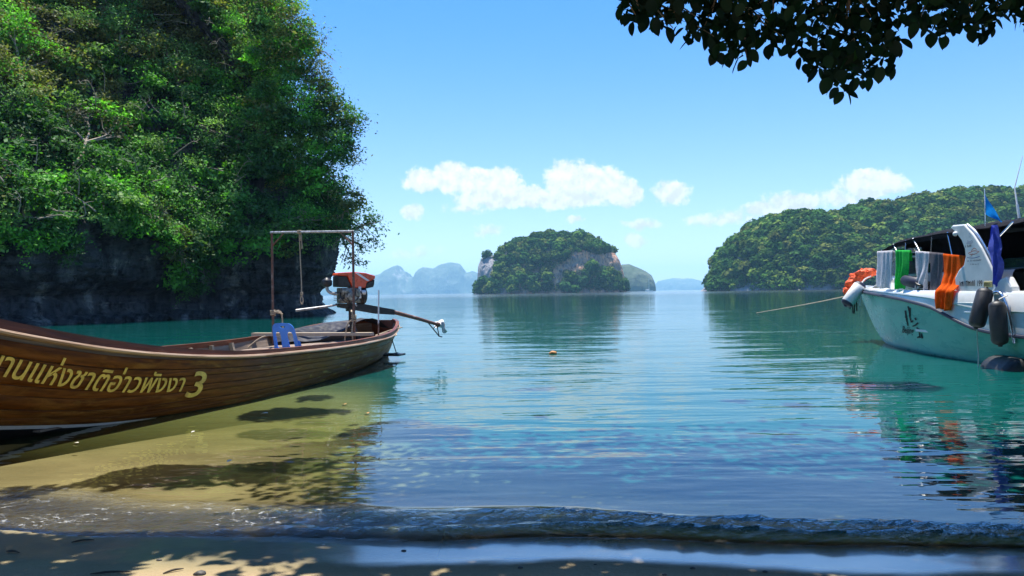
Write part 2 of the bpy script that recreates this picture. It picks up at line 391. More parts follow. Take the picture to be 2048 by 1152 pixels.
hgtm = hgtm + 0.012 * ridge * sstep(-3, 0, X)
near_m = (1 - sstep(25, 70, Y)) * sstep(0.2, 1.5, T)
swell = 0.012 * fbm(q * [0.35, 1.15, 1], 2, 21).reshape(X.shape)
Zs = hgtm + near_m * swell
sea = ob('sea', np.stack([X, Y, Zs], -1).reshape(-1, 3), gridfaces(len(xs), len(ys)), m_sea, smooth=True, kind='structure')
depth = (np.maximum(0, Zs - bed_z(X, Y)) * (1 + 8.0 * sstep(-2.3, 1.6, X))).ravel()      # the water clouds away from the sheltered side
for nm, val in (('depth', depth), ('chop', band.ravel())):
    a = sea.data.attributes.new(nm, 'FLOAT', 'POINT'); a.data.foreach_set('value', val.astype(np.float32))

# ================================================================== FOLIAGE
def leafmat(name, trans=0.38, gloss=0.06, rough=0.4):
    m, nt, out = newmat(name)
    at = nt.n('ShaderNodeAttribute', attribute_name='tint')
    gi = nt.n('ShaderNodeNewGeometry')
    c = nt.mix(1.0, at.outputs['Color'], nt.ramp(gi.outputs['Random Per Island'], [(0, (0.55, 0.6, 0.5)), (0.6, (1, 1, 1)), (1, (1.5, 1.4, 1.1))]), 'MULTIPLY')
    d = nt.n('ShaderNodeBsdfDiffuse'); nt.set(d, 'Color', c)
    t = nt.n('ShaderNodeBsdfTranslucent'); nt.set(t, 'Color', nt.mix(1.0, c, (1.1, 1.25, 0.5, 1), 'MULTIPLY'))
    x = nt.n('ShaderNodeMixShader'); x.inputs[0].default_value = trans; nt.L.new(d.outputs[0], x.inputs[1]); nt.L.new(t.outputs[0], x.inputs[2])
    g = nt.n('ShaderNodeBsdfGlossy'); g.inputs['Roughness'].default_value = rough
    x2 = nt.n('ShaderNodeMixShader'); x2.inputs[0].default_value = gloss; nt.L.new(x.outputs[0], x2.inputs[1]); nt.L.new(g.outputs[0], x2.inputs[2])
    nt.L.new(x2.outputs[0], out.inputs[0])
    return m
m_leaf = leafmat('cliff_leaves', 0.38, 0.03, 0.6)
m_forest = leafmat('far_forest', 0.15, 0.0)
m_shade_leaf = leafmat('broad_leaves', 0.16, 0.012, 0.5)
m_bark = plain('bark', (0.34, 0.27, 0.20), 0.85, 6.0, 0.5, 0.02, dirt=(0.30, 0.28, 0.24))

def unit(a): return a / np.maximum(np.linalg.norm(a, axis=-1, keepdims=True), 1e-9)
class Leaves:
    def __init__(s): s.C = []; s.N = []; s.S = []; s.T = []
    def add(s, C, N, S, T): s.C.append(C); s.N.append(N); s.S.append(S); s.T.append(T)
    def clump(s, c, r, n, size, tint, subs=9, up=0.7, out=None, flat=0.6):
        """a bushy mass: n leaves gathered in uneven sprays around centre c with radii r"""
        c = np.array(c, float); r = np.array(r, float)
        d = unit(rng.normal(size=(subs, 3)) + np.array([0, 0, 0.35]) + (0 if out is None else np.array(out) * 0.8))
        sc = c + d * r * rng.uniform(0.55, 1.0, (subs, 1))
        k = rng.integers(0, subs, n)
        sig = r.mean() * rng.uniform(0.22, 0.42, subs)[k][:, None]
        off = rng.normal(size=(n, 3)) * sig * np.array([1, 1, flat])
        pos = sc[k] + off
        nr = unit(rng.normal(size=(n, 3)) * 0.75 + np.array([0, 0, up]) + unit(pos - c) * 0.45)
        tt = np.array(tint)[None] * rng.uniform(0.8, 1.2, (subs, 1))[k] * np.array([1, 1, 1])
        s.add(pos, nr, size * rng.uniform(0.45, 1.5, n), tt)
    def mesh(s, name, mat, parent=None, aspect=0.48, **kw):
        C = np.concatenate(s.C); N = np.concatenate(s.N); S = np.concatenate(s.S); T = np.concatenate(s.T); n = len(C)
        a = unit(np.cross(N, rng.normal(size=(n, 3)))); b = np.cross(N, a)
        L = S[:, None]
        v = np.stack([C - a * L * .5, C + b * L * aspect * .5 - N * L * .06, C + a * L * .5, C - b * L * aspect * .5 - N * L * .06], 1)
        base = np.arange(n)[:, None] * 4
        f = base + np.array([[0, 1, 2, 3]])
        o = ob(name, v.reshape(-1, 3), f, mat, parent, False, **kw)
        at = o.data.attributes.new('tint', 'FLOAT_COLOR', 'POINT')
        col = np.ones((n, 4, 4), np.float32); col[:, :, :3] = T[:, None, :]
        at.data.foreach_set('color', col.ravel()); return o

G_DARK, G_MID, G_BRIGHT, G_PALE, G_OLIVE, G_RUST = (0.020, 0.058, 0.016), (0.035, 0.105, 0.022), (0.060, 0.185, 0.020), (0.085, 0.165, 0.045), (0.085, 0.095, 0.028), (0.115, 0.070, 0.022)
G_DARK, G_MID, G_BRIGHT, G_PALE, G_OLIVE, G_RUST = [tuple(2.3 * c for c in g) for g in (G_DARK, G_MID, G_BRIGHT, G_PALE, G_OLIVE, G_RUST)]
GREENS = [G_DARK, G_MID, G_MID, G_BRIGHT, G_PALE, G_OLIVE]

# ================================================================== ISLANDS FAR OFF
def rockmat(name, cols, scale, bump, strata=0.0, grey=False):
    m, nt, out = newmat(name)
    v = nt.coords((1, 1, 0.35)); v2 = nt.coords((0.35, 0.35, 1.6))
    a = nt.noise(v, scale, 7, 0.65, 0.6); b = nt.noise(v, scale * 3.3, 6, 0.65); s_ = nt.noise(v2, scale * 1.2, 5, 0.6, 0.4)
    c = nt.ramp(nt.m('ADD', nt.m('MULTIPLY', a, 0.7), nt.m('MULTIPLY', s_, 0.3)), [(0.30, cols[0]), (0.42, cols[1]), (0.55, cols[2]), (0.68, cols[3])])
    c = nt.mix(nt.mapr(b, 0.45, 0.7), c, cols[0])
    if grey:                                        # the western knob is mixed to grey
        gx = nt.n('ShaderNodeSeparateXYZ'); nt.L.new(nt.coords(), gx.inputs[0]); c = nt.mix(nt.mapr(gx.outputs[0], -48, -60), c, nt.mix(a, (.05, .05, .055), (.62, .60, .62)))
    p = nt.n('ShaderNodeBsdfPrincipled'); nt.set(p, 'Base Color', c); p.inputs['Roughness'].default_value = 0.9; p.inputs['Specular IOR Level'].default_value = 0.25
    h = nt.m('ADD', nt.m('MULTIPLY', a, 1.0), nt.m('ADD', nt.m('MULTIPLY', b, 0.45), nt.m('MULTIPLY', s_, strata)))
    nt.L.new(nt.bump(h, bump), p.inputs['Normal']); nt.L.new(p.outputs[0], out.inputs[0]); return m
m_lime = rockmat('limestone_islet', [(0.06, 0.05, 0.05), (0.42, 0.32, 0.27), (0.82, 0.43, 0.24), (0.90, 0.68, 0.50)], 0.13, 5.0, grey=True)
m_farrock = rockmat('limestone_far', [(0.05, 0.075, 0.05), (0.075, 0.11, 0.06), (0.10, 0.13, 0.08), (0.36, 0.33, 0.30)], 0.012, 14.0)
m_forestfloor = plain('forest_floor', (0.022, 0.042, 0.018), 1.0, 0.2, 0.5, 0.0)

def polyin(px, py, poly):
    r = np.zeros(len(px), bool); n = len(poly)
    for i in range(n):
        x1, y1 = poly[i]; x2, y2 = poly[(i + 1) % n]
        c = ((y1 > py) != (y2 > py)) & (px < (x2 - x1) * (py - y1) / ((y2 - y1) or 1e-9) + x1)
        r ^= c
    return r
def island(name, ridge, d0, thick, mat, nu, nw, amp, fscale, power=2.4, label=None, seed=0, bare=None, matbare=None, front_round=0.35, crown=0.0):
    """an island whose skyline passes through the ridge pixels at distance d0 + thick/2; rounded in plan, steep to the water"""
    dr = d0 + thick * 0.5
    rp = np.array(ridge, float); hx = (rp[:, 0] - 1024) / F * dr; hz = np.maximum(H + (hor(rp[:, 0]) - rp[:, 1]) / F * dr, 0.3)
    if crown:                                        # leave room for the trees that make the skyline
        mid = (hx[0] + hx[-1]) / 2; hx = mid + (hx - mid) * (1 - 2 * crown / (hx[-1] - hx[0])); hz = np.maximum(hz - crown * 1.5, hz * .35)
    u = np.linspace(hx[0], hx[-1], nu); hz_i = np.interp(u, hx, hz)
    a = (u - u[0]) / (u[-1] - u[0]); planw = np.clip(1 - np.abs(2 * a - 1) ** 2.6, 0.02, 1) ** 0.5
    w = np.linspace(-1.0, 1.0, nw)                       # -1 front waterline, 0 ridge, 1 back waterline
    Ux = np.repeat(u[:, None], nw, 1); Wy = w[None] * (thick * 0.5) * planw[:, None]
    prof = 1 - np.abs(w) ** power
    Zz = hz_i[:, None] * prof[None]
    V = np.stack([Ux, dr + Wy, Zz], -1).reshape(-1, 3)
    dn = fbm(V * fscale, 5, seed)
    nrm = np.stack([np.zeros(nu * nw), np.sign(Wy.ravel()) * 0.9, np.full(nu * nw, 0.45)], -1)
    fade = sstep(0, 6, V[:, 2]) * 0.8 + 0.2
    V = V + nrm * (dn * amp * fade)[:, None]
    V[:, 2] = np.where(np.repeat(np.abs(w)[None], nu, 0).ravel() > 0.999, -3.0, V[:, 2])
    return V, gridfaces(nu, nw), u, w
def pix(V):
    return 1024 + V[:, 0] / V[:, 1] * F, hor(1024 + V[:, 0] / V[:, 1] * F) + (H - V[:, 2]) / V[:, 1] * F

def wooded_island(name, ridge, d0, thick, nu, nw, amp, fscale, bare, crown_r, ncrown, lpc, seed, label_forest, tints, power=2.4, leafsize=1.0):
    V, f, u, w = island(name, ridge, d0, thick, None, nu, nw, amp, fscale, power, seed=seed, crown=crown_r)
    bx_, by_ = pix(V); isb = np.zeros(len(V), bool)
    for poly in bare: isb |= polyin(bx_, by_, poly)
    V[:, 1] += np.where(isb, 3.2 * fbm(V * [.16, .16, .05], 4, seed + 81) + 1.6 * np.abs(fbm(V * [.5, .5, .22], 3, seed + 83)), 0)
    G = V.reshape(nu, nw, 3).copy()
    o = ob(name, V, f, m_lime, smooth=True, loc=(float(np.mean(u)), d0 + thick / 2, 0), kind='structure')
    # crowns stand on the seaward side and over the ridge
    fr = rng.uniform(0, nu - 1.01, ncrown * 3); fw = rng.uniform(0, nw * 0.64, ncrown * 3)
    i = fr.astype(int); j = fw.astype(int); a = (fr - i)[:, None]; b = (fw - j)[:, None]
    C = (G[i, j] * (1 - a) + G[i + 1, j] * a) * (1 - b) + (G[i, j + 1] * (1 - a) + G[i + 1, j + 1] * a) * b
    px, py = pix(C)
    keep = C[:, 2] > 1.2
    nz = fbm(C * 0.09, 3, seed + 50)
    for poly in bare: keep &= ~(polyin(px + nz * 14, py + nz * 10, poly))
    C = C[keep]
    # thin out by distance so that crowns pack, bigger ones first
    cell = crown_r * 1.05; seen = {}; sel = []
    for k in range(len(C)):
        key = tuple((C[k] / cell).astype(int))
        if seen.get(key, 0) < 1: seen[key] = 1; sel.append(k)
    C = C[sel][:ncrown]
    tone = fbm(C * 0.035, 3, seed + 70)
    L = Leaves()
    for k, c in enumerate(C):
        r = crown_r * (0.5 + 1.25 * random.random() ** 1.6)
        n = int(lpc * r * r / crown_r / crown_r)
        th = rng.normal(size=(n, 3)) + np.array([0, -0.35, 0.45]); d = unit(th)
        lump = 1 + 0.28 * vnoise(d * 2.1 + k * 7.7, 3)
        pos = c + d * np.array([r, r, r * 0.85]) * lump[:, None] * rng.uniform(0.82, 1.02, (n, 1)) + np.array([0, 0, r * 0.35])
        nr = unit(d * 0.9 + rng.normal(size=(n, 3)) * 0.35 + np.array([0, 0, 0.25]))
        t = np.array(tints[random.randrange(len(tints))]) * random.uniform(1.1, 2.1) * (1 + 0.55 * tone[k])
        L.add(pos, nr, leafsize * r * 0.42 * rng.uniform(0.6, 1.4, n), np.repeat(t[None], n, 0))
    L.mesh(label_forest[0], m_forest, None, 0.8, kind='stuff', label=label_forest[1], cat='forest')
    return o
FT = [(0.024, 0.062, 0.016), (0.036, 0.086, 0.018), (0.055, 0.105, 0.020), (0.080, 0.125, 0.024), (0.030, 0.070, 0.022), (0.085, 0.105, 0.028)]
islet_ridge = [(940, 586), (946, 575), (948, 545), (950, 520), (958, 505), (975, 500), (992, 501), (1000, 510), (1003, 497), (1012, 487), (1030, 482), (1050, 475), (1080, 466), (1110, 464), (1135, 466), (1160, 463), (1185, 470), (1205, 480), (1220, 490), (1236, 492), (1246, 508), (1254, 530), (1256, 560), (1258, 586)]
bare_islet = [[(948, 560), (951, 522), (975, 508), (998, 506), (1001, 528), (985, 550), (968, 562), (955, 575)],
              [(1098, 566), (1100, 538), (1128, 522), (1150, 506), (1182, 506), (1210, 516), (1232, 496), (1256, 520), (1258, 570), (1240, 556), (1222, 540), (1195, 534), (1165, 546), (1130, 556), (1112, 580)],
              [(990, 584), (1000, 577), (1018, 578), (1022, 584)], [(1160, 584), (1185, 578), (1215, 579), (1215, 584)]]
wooded_island('islet', islet_ridge, 840, 120, 260, 110, 6.0, 0.035, bare_islet, 4.6, 1500, 95, 4, ('islet_forest', 'dense green trees covering the round limestone islet in mid bay'), FT, 2.6)
hill_ridge = [(1396, 583), (1400, 566), (1412, 548), (1425, 525), (1440, 500), (1470, 472), (1500, 450), (1530, 432), (1555, 428), (1580, 418), (1600, 416), (1630, 420), (1645, 432), (1665, 425), (1690, 420), (1720, 408), (1735, 407), (1760, 412), (1790, 402), (1830, 392), (1870, 388), (1900, 384), (1925, 377), (1950, 384), (1980, 382), (2020, 384), (2060, 380), (2150, 372), (2300, 390), (2420, 440), (2480, 583)]
bare_hill = [[(1400, 585), (1402, 560), (1412, 552), (1418, 575), (1416, 585)], [(1470, 583), (1474, 568), (1480, 568), (1482, 583)], [(1600, 580), (1604, 566), (1612, 566), (1615, 580)]]
wooded_island('wooded_headland', hill_ridge, 560, 260, 220, 80, 9.0, 0.018, bare_hill, 4.7, 4200, 80, 9, ('headland_forest', 'dense green trees covering the long wooded headland behind the speedboat'), FT, 2.2)

def bare_range(name, ridge, d0, thick, seed, amp, fs):
    V, f, u, w = island(name, ridge, d0, thick, None, 200, 60, amp, fs, 3.2, seed=seed)
    return ob(name, V, f, m_farrock, smooth=True, loc=(float(np.mean(u)), d0 + thick / 2, 0), kind='structure')
bare_range('far_islands_west', [(560, 588), (600, 560), (640, 572), (690, 556), (735, 560), (741, 549), (752, 552), (765, 549), (775, 541), (790, 535), (800, 532), (806, 543), (816, 545), (822, 556), (834, 554), (838, 542), (850, 535), (868, 537), (885, 529), (905, 525), (922, 529), (934, 546), (946, 541), (975, 552), (1010, 570), (1040, 587)], 6300, 900, 31, 34, 0.006)
bare_range('far_islet', [(1215, 582), (1225, 545), (1245, 531), (1258, 530), (1275, 536), (1290, 543), (1301, 550), (1307, 562), (1309, 582)], 1900, 200, 35, 12, 0.014)
bare_range('far_islands_north', [(1300, 581), (1318, 562), (1335, 558), (1350, 556), (1365, 558), (1380, 557), (1396, 562), (1430, 566), (1480, 570), (1540, 579)], 8200, 900, 38, 40, 0.004)

# ================================================================== CLIFF ON THE SHORE
m_cliff = rockmat('cliff_rock', [(0.008, 0.009, 0.012), (0.035, 0.038, 0.043), (0.12, 0.12, 0.125), (0.60, 0.55, 0.48)], 0.6, 1.0, 1.4)
plan = spline([(-75, 6, 0), (-52, 22, 0), (-38, 33, 0), (-28.5, 42, 0), (-25, 48, 0), (-20.5, 53.5, 0), (-15.6, 55.5, 0), (-14.3, 59, 0), (-17, 68, 0), (-26, 82, 0)], 702)
plan = np.array([(p.x, p.y) for p in plan]); KP = 2.7
tan = unit(np.gradient(plan, axis=0)); outn = np.stack([tan[:, 1], -tan[:, 0]], 1)
zz = np.concatenate([np.linspace(-1.5, 7, 100), np.linspace(7.2, 34, 60)])
def cliff_off(z):
    return np.interp(z, [-1.5, 0, 0.5, 1.6, 2.6, 4.0, 6.0, 9, 14, 20, 27, 34], [0.4, 0.1, -0.9, -1.3, -0.2, 0.35, 0.4, 0.0, -0.8, -2.2, -5.0, -11.0])
CL = np.zeros((len(plan), len(zz), 3))
lean = 1 - 0.25 * sstep(50, 56, plan[:, 1])               # the slope lies back more away from the point
OF = cliff_off(zz)[None] - lean[:, None] * (np.maximum(0, zz - 5.5) * 0.46)[None]
CL[:, :, 0] = plan[:, 0][:, None] + outn[:, 0][:, None] * OF
CL[:, :, 1] = plan[:, 1][:, None] + outn[:, 1][:, None] * OF
CL[:, :, 2] = zz[None]
q = CL.reshape(-1, 3)
dsp = 1.5 * fbm(q * [0.16, 0.16, 0.16], 4, 61) + 0.7 * fbm(q * [0.5, 0.5, 1.2], 4, 65) + 0.34 * np.abs(fbm(q * [1.2, 1.2, 3.4], 4, 69)) + 0.22 * fbm(q * [0.7, 0.7, 6.5], 3, 73)
CL = CL + np.concatenate([outn, np.zeros((len(plan), 1))], 1)[:, None, :] * (dsp.reshape(CL.shape[:2]) * (0.35 + 0.65 * sstep(-1, 3, zz))[None])[:, :, None]
ob('limestone_cliff', CL.reshape(-1, 3), gridfaces(*CL.shape[:2]), m_cliff, smooth=True, kind='structure')
# ledge boulders along the foot
for k in range(16):
    i = int(KP * (np.interp(k, [0, 15], [96, 172]) + random.randint(-2, 2)))
    c = CL[i, 15] + np.array([*(outn[i] * random.uniform(0.1, 0.7)), 0]); r = random.uniform(0.35, 0.9)
    bm = bmesh.new(); bmesh.ops.create_icosphere(bm, subdivisions=3, radius=1)
    vv = np.array([x.co for x in bm.verts]); ff = [[x.index for x in q_.verts] for q_ in bm.faces]; bm.free()
    vv = vv * (1 + 0.45 * fbm(vv * 1.6 + k * 9, 3, 77))[:, None] * np.array([r * 1.3, r, r * 0.6]); vv[:, 2] += 0.12
    first = k == 0
    ob('boulder', vv + np.array([c[0], c[1], 0.0]), ff, m_cliff, smooth=True, loc=(c[0], c[1], 0), label='dark wet limestone boulder along the foot of the shaded cliff', cat='boulder', group='boulders at the cliff foot')

# where rock shows under the hanging greenery (lower edge of the leaves, by pixel column)
def veg_base(px): return np.interp(px, [-600, 0, 120, 230, 290, 330, 380, 425, 480, 540, 600, 650, 700], [450, 500, 485, 455, 495, 552, 572, 520, 490, 490, 470, 450, 440])
L = Leaves()
CI = rng.integers(int(70 * KP), int(215 * KP), 6000); CJ = np.searchsorted(zz, np.where(rng.uniform(size=6000) < .45, rng.uniform(1.2, 8, 6000), rng.uniform(7, 33, 6000))); CJ = np.clip(CJ, 0, len(zz) - 2)
pts = CL[CI, CJ]; on = outn[CI]
px, py = pix(pts)
ok = (py < veg_base(px) + rng.normal(0, 14, len(px))) & (px > -260) & (px < 740) & (py > -260)
pts, on, px, py = pts[ok], on[ok], px[ok], py[ok]
rel = fbm(pts * 0.30, 3, 93); cell = {}; nb = 0
for k in range(len(pts)):
    key = tuple((pts[k] / 1.15).astype(int))
    if key in cell: continue
    cell[key] = 1; nb += 1
    big = fbm(np.array([pts[k] * 0.13]), 2, 90)[0]
    r = random.uniform(0.6, 1.5)
    o3 = np.array([on[k][0], on[k][1], 0.25])
    c = pts[k] + o3 * (r * random.uniform(0.1, 0.9) + 2.6 * max(0.0, rel[k]))
    tint = np.array(GREENS[int(np.clip((big * 1.3 + 0.5) * 6 + random.uniform(-1.2, 1.2), 0, 5))]) * random.uniform(0.45, 1.25)
    L.clump(c, (r, r, r * 0.85), int(300 * r), random.uniform(0.14, 0.32), tint, subs=6, out=o3, flat=.5)
    if nb % 5 == 0:                          # hanging creepers
        n = 60; t = rng.uniform(0, 1, n)
        L.add(c + np.stack([rng.normal(0, .18, n), rng.normal(0, .18, n), -t * random.uniform(1.0, 2.6)], 1) + o3 * r * .5, unit(rng.normal(size=(n, 3)) + np.array([on[k][0], on[k][1], .5])), rng.uniform(.1, .2, n), np.repeat(tint[None] * 1.1, n, 0))
bulge = [(560, -40), (600, 0), (628, 60), (640, 150), (700, 225), (708, 280), (690, 340), (715, 400), (690, 440), (610, 450), (560, 400), (520, 250), (500, -40)]
nbul = 0
while nbul < 130:
    x_, y_ = random.uniform(490, 730), random.uniform(-60, 450)
    if not polyin(np.array([x_]), np.array([y_]), bulge)[0]: continue
    nbul += 1; r = random.uniform(.8, 1.5); tint = np.array(GREENS[random.choice((0, 1, 1, 2, 3, 4, 5))]) * random.uniform(.6, 1.3)
    L.clump(np.array(P(x_, y_, random.uniform(54.8, 57.5))), (r, r, r * .85), int(330 * r), random.uniform(.15, .3), tint, subs=6, flat=.5)
print('cliff clumps', nb)
L.mesh('cliff_undergrowth', m_leaf, None, 0.5, kind='stuff', label='tangled shrubs and creepers covering the shaded limestone cliff', cat='undergrowth')

def tree(name, root, blobs, tint, label, leaf=0.22, dens=260, thick=0.14, seed=0, bare=False, cat='tree', aspect=0.48, group=None):
    """trunk with limbs that fork towards each leaf mass; blobs are (centre, radius)"""
    root = Vector(root); t = empty(name, root, label, cat, group)
    rr = random.Random(seed); mid = sum((Vector(b[0]) for b in blobs), Vector()) / len(blobs)
    fork = root.lerp(mid, 0.45) + Vector((rr.uniform(-.3, .3), rr.uniform(-.3, .3), 0.3))
    mbk = MB(); n = 9
    jit = lambda a: Vector((rr.uniform(-a, a), rr.uniform(-a, a), rr.uniform(-a, a)))
    mbk.tube(spline([root, root.lerp(fork, 0.5) + jit(.25), fork], n), [thick * (1 - 0.35 * i / (n - 1)) for i in range(n)], 7)
    lv = Leaves()
    for c, r in blobs:
        c = Vector(c); e = c + jit(r * .2)
        pts_ = spline([fork, fork.lerp(e, 0.55) + jit(.3) + Vector((0, 0, .15)), e], n)
        mbk.tube(pts_, [thick * 0.62 * (1 - 0.75 * i / (n - 1)) for i in range(n)], 6)
        for q_ in range(5):
            s_ = pts_[rr.randint(4, n - 1)]; tip = c + jit(1).normalized() * r * rr.uniform(.6, 1.05)
            mbk.tube(spline([s_, s_.lerp(tip, .5) + jit(.15), tip], 5), [thick * .26, thick * .2, thick * .15, thick * .1, thick * .05], 5)
        lv.clump(c, (r, r, r * .8), int(dens * r * r) if not bare else int(30 * r * r), leaf, np.array(tint) * rr.uniform(.85, 1.2), subs=max(7, int(9 * r)), flat=.55)
    mbk.build('trunk', m_bark, t); lv.mesh('crown', m_leaf, t, aspect)
    return t
_q = CL[int(60 * KP):int(225 * KP):2].reshape(-1, 3); _px, _py = pix(_q); _dd = _q[:, 1]
def face_depth(px, py, d):
    """distance of the cliff face along a line of sight, or d where there is only sky behind"""
    m_ = (np.abs(_px - px) < 22) & (np.abs(_py - py) < 22)
    return float(_dd[m_].min()) if m_.sum() > 2 else d
def at(px, py, d): return np.array(P(px, py, face_depth(px, py, d + 1.0) - 1.0))
def rootp(px, py, d): return P(px, py, face_depth(px, py, d) + 0.3)
tree('overhanging_tree', rootp(668, 500, 56.5), [(at(708, 425, 56), 1.5), (at(738, 452, 55.6), 1.2), (at(728, 492, 55.6), 1.1), (at(706, 520, 55.8), 1.0), (at(752, 442, 55.6), .8), (at(690, 470, 56), 1.3), (at(690, 395, 56.5), 1.4), (at(675, 430, 56), 1.4)], G_DARK, 'dark leafy tree leaning out over the water at the cliff end', 0.2, 260, .16, 3)
tree('cliff_tree', rootp(640, 300, 57), [(at(685, 235, 56.5), 1.7), (at(706, 258, 56), 1.2), (at(668, 280, 56), 1.7), (at(696, 300, 56), 1.2), (at(650, 205, 56.5), 1.5), (at(640, 245, 56), 1.6), (at(640, 165, 56.5), 1.3)], (0.045, 0.085, 0.025), 'olive green tree bulging from the cliff edge against the sky, halfway up', 0.2, 300, .15, 4)
tree('cliff_tree', rootp(575, 130, 57), [(at(545, 60, 56), 2.1), (at(590, 95, 56), 2.0), (at(618, 130, 56), 1.6), (at(565, 15, 56), 2.0), (at(622, 80, 56.5), 1.3), (at(520, 110, 55.5), 1.8), (at(590, 40, 56), 1.7)], G_OLIVE, 'brownish olive tree at the top of the cliff edge, under the bare twigs', 0.2, 300, .16, 5)
tree('cliff_tree', rootp(560, 260, 55), [(at(560, 180, 54), 1.5), (at(600, 200, 54), 1.3), (at(585, 240, 54), 1.2), (at(530, 215, 53.5), 1.4)], G_BRIGHT, 'bright green tree on the upper cliff below the brownish olive tree', 0.2, 280, .15, 6)
tree('cliff_tree', rootp(560, 480, 52), [(at(618, 425, 51.5), 1.05), (at(600, 412, 51.5), .9), (at(585, 440, 51.5), .9), (at(640, 440, 52), .8)], G_BRIGHT, 'small bright green tree on a pale bough just above the boat frame', 0.18, 330, .12, 7)
tree('cliff_tree', rootp(40, 190, 42), [(at(30, 80, 40.5), 1.6), (at(80, 95, 40.5), 1.3), (at(110, 120, 40.5), .9), (at(10, 40, 40.5), 1.6), (at(10, 140, 40.5), 1.1)], G_BRIGHT, 'bright green tree high on the cliff at the picture edge', 0.2, 300, .15, 8)
tree('cliff_tree', rootp(360, 210, 50), [(at(350, 110, 48), 1.6), (at(395, 140, 48), 1.5), (at(380, 180, 48), 1.2), (at(325, 90, 48), 1.1)], G_PALE, 'pale feathery green tree in the middle of the cliff face', 0.15, 420, .13, 9)
tree('cliff_tree', rootp(480, 310, 52), [(at(455, 230, 50.5), 1.6), (at(500, 250, 50.5), 1.4), (at(430, 260, 50), 1.2), (at(520, 290, 51), 1.2)], G_PALE, 'soft pale green tree beside the bright green one on the upper cliff', 0.16, 380, .13, 10)
tree('cliff_tree', rootp(150, 330, 44), [(at(180, 240, 42.5), 1.3), (at(230, 255, 42.5), 1.1), (at(260, 270, 43), .8), (at(140, 235, 42.5), .9)], (0.06, 0.075, 0.03), 'dull green tree with pale twigs in the dark hollow of the cliff', 0.2, 200, .13, 11)
tree('cliff_tree', rootp(50, 430, 43), [(at(30, 350, 41), 1.2), (at(70, 375, 41), 1.1), (at(110, 390, 41.5), .9), (at(10, 320, 41), 1.0)], G_MID, 'mid green shrub hanging above bare rock at the picture edge', 0.18, 280, .12, 12)
tree('cliff_tree', rootp(330, 420, 48), [(at(310, 430, 47), 1.2), (at(345, 470, 47), 1.0), (at(365, 510, 47.3), .9), (at(375, 545, 47.5), .6)], (0.07, 0.12, 0.03), 'yellowish green shrub trailing down over the grey rock face', 0.2, 260, .12, 13)
tree('cliff_tree', rootp(630, 400, 56.5), [(at(650, 345, 56), 1.6), (at(675, 345, 56), 1.3), (at(645, 385, 56), 1.5), (at(610, 350, 55.5), 1.5), (at(668, 385, 56), 1.3)], G_MID, 'mid green tree on the cliff edge above the leaning tree', 0.2, 300, .14, 14)
tree('cliff_tree', rootp(250, 90, 47), [(at(230, 20, 45), 1.8), (at(280, 40, 45.5), 1.5), (at(190, 50, 45), 1.3), (at(250, 100, 45.5), 1.2)], G_MID, 'dark twiggy tree near the top of the cliff beside the pale feathery tree', 0.2, 220, .16, 15)
tree('twiggy_tree', rootp(630, 130, 57.5), [(at(655, 105, 57), .9), (at(672, 120, 57), .8), (at(660, 65, 57), .7)], G_MID, 'nearly bare twiggy sapling sticking out into the sky from the cliff top', 0.2, 60, .07, 16, bare=True)

# pale dead limbs and lianas showing among the leaves
db = MB(); RB = random.Random(23)
for k in range(75):
    x_, y_ = RB.uniform(0, 560), RB.uniform(0, 450)
    p0 = Vector(at(x_, y_, 52)) + Vector((.1, -.3, 0)); a = RB.uniform(-.3, 3.4); ln = RB.uniform(.8, 2.6)
    dr = Vector((math.cos(a), -.25, abs(math.sin(a)) * .9 - .25)); j1 = Vector((RB.uniform(-.4, .4), RB.uniform(-.2, .2), RB.uniform(-.3, .5)))
    pts_ = spline([p0, p0 + dr * ln * .5 + j1, p0 + dr * ln], 9); r0 = RB.uniform(.02, .05)
    db.tube(pts_, [r0 * (1 - .8 * i / 8) for i in range(9)], 5)
    for q_ in range(3):
        s_ = pts_[RB.randint(3, 7)]; e_ = s_ + Vector((RB.uniform(-.6, .6), RB.uniform(-.4, .1), RB.uniform(-.3, .6)))
        db.tube(spline([s_, s_.lerp(e_, .5) + Vector((0, 0, RB.uniform(-.1, .15))), e_], 5), [r0 * .5, r0 * .4, r0 * .3, r0 * .2, r0 * .1], 4)
db.build('cliff_branches', plain('pale_dead_wood', (0.30, 0.25, 0.19), 0.9, 8, 0.4, 0.01), kind='stuff', label='pale bare branches tangled among the cliff greenery', cat='branches')

